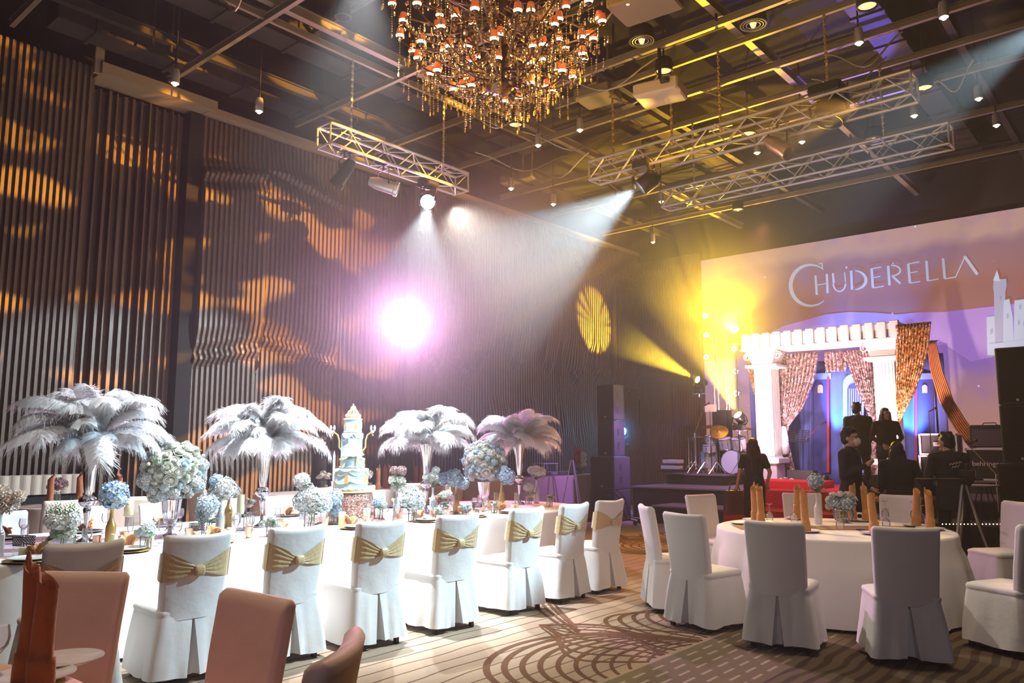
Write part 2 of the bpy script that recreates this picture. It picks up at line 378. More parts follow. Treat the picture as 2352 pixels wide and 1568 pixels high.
def swirl(cx, cy_):
    def el(x, y, a, b, w=.016, tilt=0.0):
        pts = []
        for i in range(61):
            t = 2 * pi * i / 60; px, py = a * cos(t), b * sin(t); pts.append((cx + x + px * cos(tilt) - py * sin(tilt), cy_ + y + px * sin(tilt) + py * cos(tilt), 0))
        ribbon(pts, w)
    for k in range(8): el(.55 - .0 * k, .85 + .15 * k, .88 - .06 * k, .55, .017)
    for k in range(10): el(.62 + .05 * k, -.50 + .06 * k, .94 - .06 * k, 1.0 - .045 * k, .021 - .0013 * k)
    for k in range(9):      # the woven rope between the two fans
        pts = []
        for i in range(50):
            t = i / 49; x = -.62 + 1.95 * t; y = .12 + (-.62 + .15 * k) * sin(pi * t) * .95 + .22 * sin(3.2 * pi * t + k * .9) * t * (1 - t) * 2
            pts.append((cx + x, cy_ + y, 0))
        ribbon(pts, .013)
    for k in range(4):
        ribbon([(cx - 1.35 - .22 * k + 1.35 * t ** 1.3 + .12 * k * t, cy_ + .95 + .35 * k - 1.0 * t - .25 * k * t, 0) for t in [i / 24 for i in range(25)]], .014)
for c in ((-3.95, 5.55), (-7.3, 11.6), (-3.6, 11.3), (-5.0, 0.6)): swirl(*c)
M['carpetline'] = P('carpet_swirl_brown', (.12, .05, .02), .95, bump=.3, bs=150)
fl.build('floor', [carpet(), M['carpetline']], kind='structure')

# ceiling slab, far header and plain walls out of view
M['void'] = P('dark_ceiling_paint', (.010, .007, .006), .9)
M['header'] = P('header_paint', (.03, .022, .016), .8, bump=.1, bs=3)
MB().box(((XL + 7) / 2, 7, ZC + .1), (7 - XL + .4, 24.4, .2)).build('ceiling', M['void'], kind='structure')
MB().box((XL - .32, 7, ZC / 2), (.2, 24.4, ZC)).build('wall_left', M['void'], kind='structure')
hb = MB(); hb.box(((XL + 7) / 2, YF + .35, ZC / 2), (7 - XL, .2, ZC)); hb.box(((-9.62 + 7) / 2, YF + .12, (6.5 + ZC) / 2), (7 + 9.62, .2, ZC - 6.5))
hb.build('wall_far', M['header'], kind='structure')
MB().box((7.1, 7, ZC / 2), (.2, 24.4, ZC)).build('wall_right', M['header'], kind='structure')
MB().box(((XL + 7) / 2, -5.1, ZC / 2), (7 - XL, .2, ZC)).build('wall_back', M['header'], kind='structure')

# fluted wall panels
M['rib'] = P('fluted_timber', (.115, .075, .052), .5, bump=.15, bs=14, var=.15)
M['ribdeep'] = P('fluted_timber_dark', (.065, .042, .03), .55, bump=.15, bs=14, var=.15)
def lerp_prof(prof, z):
    for (z0, x0), (z1, x1) in zip(prof, prof[1:]):
        if z <= z1: t = (z - z0) / max(1e-6, z1 - z0); t = t * t * (3 - 2 * t); return x0 + (x1 - x0) * t
    return prof[-1][1]
def fluted(name, y0, y1, ztop, pitch, depth, prof, mat, base, axis='Y', jitter=0.0, zs=None, step=None, fill=.52):
    """ribs along the wall with a stepped vertical profile; grid of points"""
    zsamp = sorted(set([0, ztop] + (zs or [ztop * i / 6 for i in range(7)]))); rows = []
    n = max(1, int(round((y1 - y0) / pitch))); p = (y1 - y0) / n; rnd = random.Random(int(y0 * 100))
    ys = []
    for i in range(n):
        a = y0 + i * p; f = fill * (1 + jitter * (rnd.random() - .5)); dd = depth * (1 + jitter * (rnd.random() - .3))
        st = step(i, n) if step else 0.0
        ys += [(a, 0, st), (a + p * .04, dd, st), (a + p * f, dd * .92, st), (a + p * (f + .05), 0, st)]
    ys.append((y1, 0, 0)); mb = MB(); P_ = []
    for z in zsamp:
        r = []
        for y, d, st in ys:
            off = base + lerp_prof(prof, min(ztop, max(0, z + st))) + d
            r.append((XL + off, y, z) if axis == 'Y' else (y, YF - off, z))
        P_.append(r)
    mb.grid(P_ if axis == 'Y' else [list(reversed(r)) for r in P_])
    e0 = [q[0] for q in P_]; e1 = [q[-1] for q in P_]
    for e in (e0, e1):      # returns to the wall at either end
        back = [(XL - .25, q[1], q[2]) if axis == 'Y' else (q[0], YF + .2, q[2]) for q in e]; mb.grid([e, back])
    return mb.build(name, mat, kind='structure')
zs_w = sorted({round(z, 3) for z in [0, .5, 1.2, 1.5, 1.8, 2.2, 2.6] + [2.7 + i * .05 for i in range(16)] + [3.6, 4.2, 5, 5.4] + [5.55 + .045 * i for i in range(16)] + [6.4]})
flat = [(0, 0), (9, 0)]
wav = [(0, .16), (1.2, .16), (1.5, .06), (2.75, .05), (2.9, .17), (3.0, .11), (3.15, .19), (3.4, .24), (5.55, .24), (5.75, .17), (5.85, .25), (6.0, .15), (6.15, .10), (8, .10)]
fluted('trim_1', -5.0, 4.2, 7.0, .083, .045, flat, M['rib'], .10)
fluted('trim_2', 4.2, 5.62, 6.78, .122, .10, flat, M['rib'], -.10, jitter=.7, fill=.36)
fluted('trim_3', 5.86, 7.0, 6.8, .088, .045, wav, M['rib'], 0, zs=zs_w, step=lambda i, n: -.25 * i / n)
fluted('trim_4', 7.0, 8.55, 6.8, .088, .045, wav, M['rib'], -.03, zs=zs_w, step=lambda i, n: -.45 + .35 * i / n)
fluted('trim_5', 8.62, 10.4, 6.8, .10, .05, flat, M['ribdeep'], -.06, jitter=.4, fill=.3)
fluted('trim_6', 10.4, 12.1, 6.85, .085, .045, wav, M['rib'], -.02, zs=zs_w, step=lambda i, n: -.1 - .4 * abs(sin(i * .35)))
fluted('trim_7', 12.1, 15.2, 6.85, .085, .05, wav, M['rib'], -.06, zs=zs_w, step=lambda i, n: -.9 + .35 * sin(i * .45))
fluted('trim_8', 15.2, 17.4, 6.88, .085, .05, wav, M['rib'], -.10, zs=zs_w, step=lambda i, n: -.6 - .3 * sin(i * .5))
fluted('trim_9', 17.4, 18.85, 6.88, .12, .08, wav, M['rib'], 0.0, zs=zs_w, jitter=.4, step=lambda i, n: -.2)
fluted('trim_10', -11.6, -10.5, 6.7, .085, .05, wav, M['rib'], 0.0, axis='X', zs=zs_w, step=lambda i, n: -.5)
fluted('trim_11', -10.5, -9.66, 6.7, .075, .04, flat, M['rib'], .14, axis='X')
# door jamb gap between the second and third panels, soffit rail above them
M['soffit'] = P('painted_soffit', (.30, .22, .13), .6)
jb = MB(); jb.box((XL + .02, 5.74, 3.4), (.25, .24, 6.8)); jb.build('trim_12', M['void'], kind='structure')
sf = MB(); sf.box((XL + .16, 5.05, 6.92), (.5, 1.75, .16)); sf.box((XL + .1, 7.2, 6.88), (.42, 2.75, .10)); sf.box((XL + .05, 13.7, 6.94), (.34, 10.3, .08)); sf.box((XL + .33, 4.15, 7.08), (.06, .12, .5))
sf.build('trim_13', M['soffit'], kind='structure')

# ------------------------------------------------------------------ ceiling grid (tracks, beams, ducts): each run is its own object
M['track'] = P('galvanised_track', (.30, .24, .15), .45, .5)
M['beamdark'] = P('dark_steel_beam', (.035, .028, .022), .6, .2)
M['ductm'] = P('dull_duct_metal', (.05, .042, .035), .5, .4)
def run(name, a, b, w, h, mat, **k):
    a, b = Vector(a), Vector(b); d = b - a; c = (a + b) / 2
    mb = MB().box((0, 0, 0), (d.length, w, h)); mb.box((0, 0, h / 2 + .015), (d.length, w * 1.6, .012))
    o = mb.build(name, mat, **k); o.location = c; o.rotation_euler = (0, 0, atan2(d.y, d.x)); return o
gy = [3.0, 5.1, 7.3, 9.0, 10.6, 12.6, 14.4, 16.6]
for i, y in enumerate(gy):
    run('ceiling_track', (XL + .5, y, 7.02), (6.6, y, 7.02), .06, .07, M['track'], kind='structure')
for y in (9.65, 11.65): run('ceiling_track', (-7.4, y, 7.03), (6.6, y, 7.03), .05, .06, M['track'], kind='structure')
run('ceiling_track', (-8.6, 4.4, 7.05), (-8.6, 10.6, 7.05), .05, .06, M['track'], kind='structure')
for i, x in enumerate((-10.3, -8.35, -6.3, -4.2, -2.0, .3)):
    run('ceiling_beam', (x, 1.4, 7.15), (x, 18.7, 7.15), .10, .10, M['track'] if i % 2 else M['beamdark'], kind='structure')
for y in (13.4, 13.55, 15.3, 15.5, 17.2, 17.6, 18.1): run('ceiling_pipe', (-10.8, y, 7.4), (6.6, y, 7.4), .035, .035, M['beamdark'], kind='structure')
for y in (6.2, 8.1, 9.9, 11.6): run('ceiling_pipe', (-9.5, y, 7.5), (6.6, y, 7.5), .04, .04, M['beamdark'], kind='structure')
for x, y0, y1, z in ((-9.4, 2.2, 11.5, 7.45), (-11.0, 3.4, 9.0, 7.3), (-7.2, 8.6, 18.5, 7.7), (-3.0, 5.2, 18.5, 7.8), (-.8, 6.5, 18.0, 7.6)):
    mb = MB(); mb.box((0, 0, 0), (.42, y1 - y0, .30))
    for k in range(int((y1 - y0) / 1.1)): mb.box((0, -(y1 - y0) / 2 + .5 + 1.1 * k, 0), (.47, .05, .35))
    mb.build('ceiling_duct', M['ductm'], loc=(x, (y0 + y1) / 2, z), kind='structure')
for i in range(15):       # loose cables looped between the beams
    rr = random.Random(i); x0, y0 = -10.6 + 8.5 * rr.random(), 3.5 + 9.5 * rr.random(); dx, dy = rr.uniform(.5, 1.6), rr.uniform(-.4, 1.4)
    mb = MB(); mb.tube([(x0 + dx * t, y0 + dy * t, 7.0 - .28 * sin(pi * t) + .05 * sin(9 * t)) for t in [k / 12 for k in range(13)]], .014, 5)
    mb.build('ceiling_cable', M['track'], kind='structure')
for i in range(22):       # hanger rods
    rr = random.Random(50 + i); x0, y0 = rr.choice((-10.3, -8.35, -6.3, -4.2, -2.0)), rr.uniform(3.2, 16)
    MB().tube([(x0, y0, 7.0), (x0, y0, 8.1)], .018, 5).build('ceiling_rod', M['beamdark'], kind='structure')
# flat access hatches and box fittings high up
M['hatch'] = P('ceiling_hatch_board', (.20, .15, .07), .7)
for x, y, z, w, d in ((-4.45, 7.55, 6.75, .75, .55), (-6.6, 9.7, 7.0, .6, .5), (-4.4, 5.6, 7.55, .9, .5), (-3.2, 7.0, 7.6, 1.1, .7), (-1.3, 4.2, 7.5, 1.2, .7), (-8.9, 3.6, 7.4, 1.1, .7), (-10.4, 12.4, 7.2, .8, .6)):
    mb = MB(); mb.rbox((0, 0, 0), (w, d, .16), .02); mb.box((0, 0, .45), (.02, .02, .8)); mb.box((w * .3, 0, .45), (.02, .02, .8))
    mb.build('ceiling_hatch', M['hatch'], loc=(x, y, z), rz=.1, kind='structure')

# ------------------------------------------------------------------ projected screen
def screen_mat():
    m, N, L, b = nodes('projected_picture')
    tc = N.new('ShaderNodeTexCoord'); sp = N.new('ShaderNodeSeparateXYZ'); L.new(tc.outputs['Object'], sp.inputs[0])
    n1 = N.new('ShaderNodeTexNoise'); n1.inputs['Scale'].default_value = .55; n1.inputs['Detail'].default_value = 4; L.new(tc.outputs['Object'], n1.inputs['Vector'])
    n2 = N.new('ShaderNodeTexNoise'); n2.inputs['Scale'].default_value = 1.3; n2.inputs['Detail'].default_value = 3; L.new(tc.outputs['Object'], n2.inputs['Vector'])
    ad = N.new('ShaderNodeMath'); ad.operation = 'MULTIPLY_ADD'; L.new(n1.outputs['Fac'], ad.inputs[0]); ad.inputs[1].default_value = .9; L.new(sp.outputs[2], ad.inputs[2])
    mr = N.new('ShaderNodeMapRange'); L.new(ad.outputs[0], mr.inputs[0]); mr.inputs[1].default_value = .4; mr.inputs[2].default_value = 7.0
    cr = N.new('ShaderNodeValToRGB'); e = cr.color_ramp.elements; L.new(mr.outputs[0], cr.inputs[0])
    e[0].position = 0; e[0].color = (.42, .20, .15, 1); e[1].position = 1; e[1].color = (.42, .24, .20, 1)
    for p, c in ((.30, (.42, .20, .15)), (.44, (.34, .17, .26)), (.50, (.24, .12, .40)), (.575, (.22, .11, .40)), (.60, (.30, .11, .07)), (.78, (.27, .10, .08)), (.90, (.24, .12, .15)), (.94, (.42, .24, .20))):  # orange middle also carries yellow lamp spill put into the colour
        q = e.new(p); q.color = (*c, 1)
    st = N.new('ShaderNodeTexVoronoi'); st.inputs['Scale'].default_value = 2.6; L.new(tc.outputs['Object'], st.inputs['Vector'])
    lt = N.new('ShaderNodeMath'); lt.operation = 'LESS_THAN'; L.new(st.outputs['Distance'], lt.inputs[0]); lt.inputs[1].default_value = .055
    mx = N.new('ShaderNodeMixRGB'); L.new(lt.outputs[0], mx.inputs[0]); L.new(cr.outputs[0], mx.inputs[1]); mx.inputs[2].default_value = (.8, .55, .9, 1)
    mv = N.new('ShaderNodeMixRGB'); mv.blend_type = 'MIX'
    m2 = N.new('ShaderNodeMapRange'); L.new(n2.outputs['Fac'], m2.inputs[0]); m2.inputs[1].default_value = .52; m2.inputs[2].default_value = .75; m2.inputs[4].default_value = .5
    L.new(m2.outputs[0], mv.inputs[0]); L.new(mx.outputs[0], mv.inputs[1]); mv.inputs[2].default_value = (.22, .12, .33, 1)
    b.inputs['Base Color'].default_value = (.09, .09, .09, 1); b.inputs['Roughness'].default_value = .9
    L.new(mv.outputs[0], b.inputs['Emission Color']); b.inputs['Emission Strength'].default_value = 1.0
    try: m.cycles.emission_sampling = 'NONE'
    except Exception: pass
    return m
SY = YF - .02
sc = MB().box((0, 0, 3.25), (9.66 + 3.2, .04, 6.5)).build('projection_screen', screen_mat(), loc=((-9.62 + 3.2) / 2, SY, 0), label='huge projection screen glowing orange and violet behind the stage', cat='screen')
M['letter'] = P('projected_pale_letters', (.3, .3, .3), .9, em=(.27, .32, .40), es=1.0, sample=False)
M['haze_hill'] = P('projected_violet_hill', (.3, .3, .3), .9, em=(.27, .13, .47), es=1.0, sample=False)
M['castle'] = P('projected_grey_castle', (.3, .3, .3), .9, em=(.36, .44, .55), es=1.0, sample=False)
M['castledk'] = P('projected_slate_castle', (.3, .3, .3), .9, em=(.22, .26, .38), es=1.0, sample=False)
ox = sc.location.x
def on_screen(x, y, dy=.03): p = atY(x, y, SY - dy); return Vector((p.x - ox, -dy, p.z))
def decal(name, pts, mat, dy): return MB().poly([on_screen(x, y, dy) for x, y in pts], (0, .004, 0)).build(name, mat, sc)
decal('hill_shape', [(1760, 770), (1800, 748), (1850, 735), (1895, 722), (1950, 716), (2010, 718), (2060, 722), (2110, 717), (2170, 716), (2230, 709), (2290, 702), (2400, 690), (2400, 800), (2300, 815), (2230, 830), (2170, 790), (2100, 800), (2000, 780)], M['haze_hill'], .03)
# lettering: strokes given as (thick) polylines in picture-of-the-photo units, laid on the screen
def stroke(mb, pts, w0, w1=None):
    P2 = [Vector((x, y)) for x, y in pts]; w1 = w0 if w1 is None else w1; n = len(P2); Lf = []; Rt = []
    for i, p in enumerate(P2):
        t = (P2[min(i + 1, n - 1)] - P2[max(i - 1, 0)]).normalized(); q = Vector((-t.y, t.x)); f = i / (n - 1); w = (w0 + (w1 - w0) * sin(pi * f)) if n > 2 else w0
        Lf.append(p + q * w / 2); Rt.append(p - q * w / 2)
    for i in range(n - 1):
        mb.poly([on_screen(*Lf[i], .05), on_screen(*Lf[i + 1], .05), on_screen(*Rt[i + 1], .05), on_screen(*Rt[i], .05)], (0, .004, 0))
def arc(cx, cy_, a, b, t0, t1, n=18): return [(cx + a * cos(R(t0 + (t1 - t0) * i / n)), cy_ - b * sin(R(t0 + (t1 - t0) * i / n))) for i in range(n + 1)]
def sk(x, y): return (x, y - .115 * (x - 1880))        # the baseline climbs to the right
def letter(strokes):
    mb = MB()
    for pts, w0, w1 in strokes: stroke(mb, pts, w0, w1)
    mb.build('letter', M['letter'], sc)
letter([(arc(1862, 655, 46, 47, 50, 312, 30), 1.5, 9)]); letter([([(1880, 606), (1888, 604), (1889, 618)], 3, 3)])
letter([([(1873, 632), (1876, 677)], 5, 5), ([(1899, 629), (1901, 673)], 5.5, 5.5), ([(1874, 655), (1901, 650)], 2, 2)])
letter([([(1913, 627), (1915, 650)], 5, 5), (arc(1928, 651, 14, 18, 180, 360, 14), 4, 3), ([(1942, 648), (1940, 625)], 2.5, 2.5)])
letter([([(1955, 621), (1957, 665)], 5.5, 5.5), (arc(1960, 643, 29, 22, 82, -82, 16), 2, 7)])
letter([([(2002, 616), (2005, 661)], 6, 6), ([(2001, 617), (2024, 613)], 2.5, 2.5), ([(2003, 638), (2022, 634)], 2, 2), ([(2005, 661), (2030, 657)], 2.5, 2.5)])
letter([([(2040, 610), (2043, 655)], 6, 6), (arc(2048, 621, 20, 12, 95, -90, 12), 2.5, 4), ([(2050, 634), (2068, 651)], 5, 5)])
letter([([(2086, 606), (2090, 650)], 6, 6), ([(2085, 606), (2112, 601)], 2.5, 2.5), ([(2088, 627), (2108, 623)], 2, 2), ([(2090, 650), (2114, 646)], 2.5, 2.5)])
letter([([(2128, 599), (2131, 645)], 6, 6), ([(2131, 645), (2156, 640)], 2.5, 2.5)])
letter([([(2166, 593), (2170, 640)], 6, 6), ([(2170, 640), (2195, 636)], 2.5, 2.5)])
letter([([(2195, 636), (2217, 588)], 2.5, 2.5), ([(2215, 588), (2245, 630)], 7, 7)])
# a plain towered silhouette, as light as the one on the screen
decal('tower_shape', [(2268, 815), (2266, 728), (2285, 725), (2286, 815)], M['castle'], .05)
decal('tower_shape', [(2286, 815), (2283, 672), (2281, 660), (2283, 642), (2311, 640), (2312, 655), (2309, 670), (2307, 815)], M['castledk'], .06)
decal('spire_shape', [(2281, 644), (2290, 620), (2297, 645)], M['castle'], .07)
decal('tower_shape', [(2304, 815), (2305, 690), (2318, 686), (2326, 730), (2330, 815)], M['castle'], .07)
decal('tower_shape', [(2328, 815), (2330, 690), (2400, 680), (2400, 815)], M['castle'], .065)
decal('tower_shape', [(2268, 815), (2269, 790), (2400, 775), (2400, 815)], M['castle'], .08)
for x, y in ((2343, 704), (2360, 702), (2314, 725), (2276, 762), (2296, 688), (2340, 740), (2352, 742)): decal('window_shape', [(x - 2, y + 6), (x - 2, y - 5), (x + 2, y - 5), (x + 2, y + 6)], M['castledk'], .085)

# ------------------------------------------------------------------ stage
stg = MB(); stg.rbox((0, 0, .34), (12.4, 3.7, .68), .008)
o = MB().box((-3.4, 17.05, .665), (12.4, 3.72, .03)).build('stage_platform', M['stagetop'], label='low black skirted stage with grey violet deck under the arch', cat='stage')
MB().box((-3.4, 17.07, .325), (12.36, 3.68, .65)).build('skirting', M['skirting'], o)
o = MB().box((-2.65, 14.75, .345), (11.8, .94, .03)).build('stage_step', M['stagetop'], label='long low step platform along the front of the stage', cat='stage step')
MB().box((-2.65, 14.76, .165), (11.76, .9, .33)).build('skirting', M['skirting'], o)
pl = atY(1540, 1086, 16.6)
o = MB().box((-8.76, 17.62, .905), (1.5, 2.1, .03)).build('drum_riser', M['stagetop'], label='low black riser carrying the drum kit', cat='platform')
MB().box((-8.76, 17.63, .785), (1.46, 2.06, .21)).build('skirting', M['skirting'], o)
# red carpet running down the steps
rc = MB(); z = .012
prof = [(18.2, .69), (15.18, .69), (15.17, .372), (14.27, .372), (14.26, .01), (13.9, .01)]
x0c, x1c = -6.95, -4.9
for (ya, za), (yb, zb) in zip(prof, prof[1:]):
    c = ((x0c + x1c) / 2, (ya + yb) / 2, (za + zb) / 2); rc.box(c, (x1c - x0c, abs(ya - yb) + .012, abs(za - zb) + .012))
rc.build('red_carpet', M['red'], label='red carpet runner coming down the stage steps', cat='carpet')
MB().rbox((-6.5, 16.6, .77), (1.35, 1.1, .15), .01).build('carpeted_block', M['red'], label='red carpeted block on the stage before the arch', cat='platform')
# ================================================================== CHAIRS
def rloop(w, d, r, cx=0.0, cy_=0.0, k=6, ns=10):
    """rounded rectangle loop, counter-clockwise, rear edge (low y) first"""
    pts = []
    def seg(a, b): pts.extend([(a[0] + (b[0] - a[0]) * i / ns, a[1] + (b[1] - a[1]) * i / ns) for i in range(ns)])
    def cor(x, y, t0): pts.extend([(x + r * cos(R(t0 + 90 * i / k)), y + r * sin(R(t0 + 90 * i / k))) for i in range(k)])
    seg((-w + r, -d), (w - r, -d)); cor(w - r, -d + r, -90); seg((w, -d + r), (w, d - r)); cor(w - r, d - r, 0)
    seg((w - r, d), (-w + r, d)); cor(-w + r, d - r, 90); seg((-w, d - r), (-w, -d + r)); cor(-w + r, -d + r, 180)
    return [(x + cx, y + cy_) for x, y in pts]
def back_y(z): t = max(0, (z - .44) / .56); return -.215 - .085 * t ** 1.25
def backrest_mb(dip=.02, seed=0):
    rd = random.Random(seed); ph = rd.random() * 6; loops = []; zs = [.42, .46, .5, .56, .62, .68, .74, .80, .86, .91, .95, .975, .99, .998]
    for k, z in enumerate(zs):
        f = (z - .42) / .58; w = .218 + .018 * f; t = .036; e = 0
        if z > .97: e = (z - .97) / .028; w -= .016 * e * e; t -= .024 * e * e
        lp = []
        for x, y in rloop(w, t, min(.026, t * .9)):
            q = x / .24; zz = z - (dip * (1 - q * q) * max(0, (f - .55) / .45) ** 2); wr = .0022 * sin(9 * q + 22 * z + ph) * (1 - f)
            lp.append((x, y + back_y(z) + .035 * q * q + wr, zz))
        loops.append(lp)
    return MB().loft(loops)
def skirt_mb(seed=0):
    rd = random.Random(seed); ph = [rd.random() * 6.28 for _ in range(5)]; mb = MB(); loops = []; n0 = None
    zs = [.475, .455, .44, .40, .34, .27, .20, .14, .09, .055]
    for k, z in enumerate(zs):
        t = max(0, (.455 - z) / .40); w = .228 + .052 * t ** .8; d = .238 + .050 * t ** .8; hw = .004 + .040 * t; dep = .075 * t ** .5 if t > 0 else 0.0
        r = .055; lp = []; nb = 9
        yb = -d; L1 = [(-w + r + (w - r - hw) * i / nb, yb) for i in range(nb + 1)]
        L2 = [(-hw + .003, yb + dep * .55), (-hw * .6, yb + dep), (0, yb + dep), (hw * .6, yb + dep), (hw - .003, yb + dep * .55)]
        L3 = [(hw + (w - r - hw) * i / nb, yb) for i in range(nb)]
        rest = rloop(w, d, r)[10:]
        pts = L1 + L2 + L3 + rest
        for i, (x, y) in enumerate(pts):
            a = atan2(y, x); am = .011 * t; o = am * (sin(7 * a + ph[0]) + .6 * sin(13 * a + ph[1] + 4 * t) + .35 * sin(23 * a + ph[2]))
            if abs(x) < hw + .04 and y < 0: o *= .2
            zz = z + (.008 * sin(5 * a + ph[3]) * t if k == len(zs) - 1 else 0)
            m = sqrt(x * x + y * y) + 1e-6; lp.append((x + x / m * o, y + y / m * o + .0, zz))
        loops.append(lp)
    return mb.loft(loops, cap0=True, cap1=False)
def seat_mb():
    lp = []
    for z, e in ((.455, .0), (.475, -.004), (.492, .004), (.503, .03), (.508, .09)): lp.append([(x, y, z + (0 if e < .02 else .0)) for x, y in rloop(.232 - e, .236 - e, .05)])
    return MB().loft(lp)
def sash_mb(seed=0):
    rd = random.Random(seed); ph = rd.random() * 6; mb = MB(); P_ = []; nv = 22; nu = 26
    def edge(z, x): q = x / .24; t = .036; return back_y(z) + .035 * q * q
    for v in range(nv + 1):
        row = []; vv = v / nv
        for u in range(nu + 1):
            x = -.237 + .474 * u / nu; q = abs(x) / .237; pin = (q ** .75); zt = .79 + .095 * pin - .03 * (1 - pin); zb = .745 - .065 * pin; z = zb + (zt - zb) * vv
            wk = .0085 * (1 if q > .1 else q * 10) * (abs(sin(vv * 13 + ph + 1.2 * sin(4 * q + ph))) ** .6) * (.35 + .65 * min(1, 1.4 - q))
            row.append((x, edge(z, x) - .036 - .003 - wk * (1 - .8 * q ** 6) + .02 * q ** 14, z - .012 * (1 - pin)))
        P_.append(row)
    mb.grid(P_)
    for s in (-1, 1):          # wraps round the edge
        P2 = []
        for v in range(9):
            z = .68 + .205 * v / 8; z2 = .70 + .17 * v / 8; x = s * .240; y = edge(z, .237); ed = edge(z2, .237)
            P2.append([(x - s * .004, y - .026, z - .0), (x + s * .0005, y, (z + z2) / 2), (x - s * .004, ed + .034, z2), (x * .8, edge(z2, .2) + .044, z2), (0, edge(z2, 0) + .044, z2)])
        mb.grid(P2 if s > 0 else [list(reversed(r)) for r in P2])
    return mb
def knot_mb():
    mb = MB(); lp = []
    for x, s in ((-.034, .75), (-.03, .95), (-.015, 1.05), (0, 1.0), (.015, 1.05), (.03, .95), (.034, .75)):
        lp.append([(x, -.306 + .018 * s * cos(a) , .745 + .036 * s * sin(a) * (1 + .1 * sin(x * 200))) for a in [2 * pi * i / 14 for i in range(14)]])
    return mb.loft(lp)
me_leg = {}
def leg_me():
    if 'l' not in me_leg: me_leg['l'] = MB().loft([[(x * .016, y * .016, 0) for x, y in ((-1, -1), (1, -1), (1, 1), (-1, 1))], [(x * .021, y * .021, .22) for x, y in ((-1, -1), (1, -1), (1, 1), (-1, 1))]]).mesh('leg', M['black'])
    return me_leg['l']
variants = {}
def chair_meshes(key, mat, seed):
    if (key, seed) not in variants:
        variants[(key, seed)] = (backrest_mb(.022 if key == 'sash' else .008, seed).mesh('backrest', mat, True, 50), skirt_mb(seed).mesh('skirt', mat, True, 50), seat_mb().mesh('seat', mat, True, 50),
                                 sash_mb(seed).mesh('sash', M['sash'], True) if key == 'sash' else None)
    return variants[(key, seed)]
me_knot = knot_mb().mesh('sash_knot', M['sash'], True)
nchair = [0]
def chair(x, y, face, key, label, group, mat=None, legs=True, sc=1.0):
    """face: direction the sitter looks (degrees in the floor plane); x, y: centre of the seat"""
    nchair[0] += 1; sd = nchair[0] % 5; mat = mat or M['cover']
    t = empty('banquet_chair', (x, y, 0), R(face - 90), label, 'chair', group); t.scale = (sc, sc, sc)
    b, s, se, sa = chair_meshes(key if key == 'sash' else 'plain_' + mat.name, mat, sd)
    put('backrest', b, t); put('skirt', s, t); put('seat', se, t)
    if sa: k = put('sash', sa, t); put('sash_knot', me_knot, k)
    if legs:
        for dx in (-.205, .205):
            for dy in (-.215, .215): put('leg', leg_me(), t, (dx, dy, 0))
    return t
ordn = ['first', 'second', 'third', 'fourth', 'fifth', 'sixth', 'seventh', 'eighth']
# the gold-sashed row along the long table (seats face the wall of flutes)
rowY = [2.55, 3.02, 3.66, 4.31, 5.08, 6.0, 6.76, 7.45]
rowY = [2.10, 2.80, 3.53, 4.22, 5.04, 6.0, 6.74, 7.42]; rowX = [-5.62, -5.53, -5.43, -5.28, -5.22, -5.24, -5.22, -5.22]
for i, y in enumerate(rowY):
    chair(rowX[i], y, 180 + (-4, -3, -3, -4, -5, -2, 0, -3)[i] , 'sash', f'white covered chair with gold sash, {ordn[i]} in its row from the blush chairs', 'gold-sashed chairs along the long table')
for i, y in enumerate((2.75, 3.55, 4.35, 5.15, 5.95, 6.75, 7.5, 8.2)):
    chair(-8.95, y, (i % 3 - 1) * 3, 'plain', f'white covered chair on the wall side of the long table, {ordn[i]} along', 'white chairs on the wall side of the long table', legs=False, sc=.93)
# blush chairs of the near table
T0 = Vector((-3.1, .1, 0))
for x, y, f, lab in ((-3.92, 1.36, 306, 'blush pink covered chair beside the two standing rust napkins'), (-2.93, 1.55, 272, 'blush pink covered chair between the napkins and the cropped chair tip'), (-2.25, 1.38, 218, 'blush pink chair of which only one upper corner shows')):
    chair(x, y, f, 'plain', lab, 'blush chairs round the near table', M['pinkcover'])
# chairs round the guest table
TC = Vector((-2.85, 8.25, 0))
def face_to(p, c): return math.degrees(atan2(c.y - p.y, c.x - p.x))
for (x, y), lab, dr in (((-4.02, 7.12), 'white covered chair squeezed edge-on beside the aisle carpet', 0), ((-3.42, 6.62), 'white covered chair showing its side and seat to the aisle', 6), ((-2.62, 6.42), 'white covered chair with its back to us, in front of the white bottle vase', 2),
                        ((-1.80, 6.62), 'white covered chair with shaded lavender back and a deep rear pleat', -4), ((-1.20, 7.45), 'white covered chair cut off by the picture edge, seat showing', 0),
                        ((-1.62, 9.72), 'white covered chair with napkin shadow on its backrest', 0), ((-4.35, 8.75), 'white covered chair facing us before the stage steps', 0),
                        ((-3.65, 9.70), 'low white chair top behind the white bottle vase', 0), ((-2.75, 10.05), 'low white chair top behind the upturned wine glasses', 0)):
    p = Vector((x, y, 0)); chair(x, y, face_to(p, TC) + dr, 'plain', lab, 'white chairs round the guest table')
# dim chairs of the rows by the fluted wall
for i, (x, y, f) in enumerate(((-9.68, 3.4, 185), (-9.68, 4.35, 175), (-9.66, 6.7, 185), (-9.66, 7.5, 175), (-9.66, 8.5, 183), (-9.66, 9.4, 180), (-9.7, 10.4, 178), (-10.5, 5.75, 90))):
    chair(x, y, f, 'plain', f'dim beige covered chair at the blush tables by the fluted wall, {["first","second","third","fourth","fifth","sixth","seventh","eighth","ninth","tenth","eleventh"][i]} along', 'beige chairs by the fluted wall', M['beige'], legs=False)

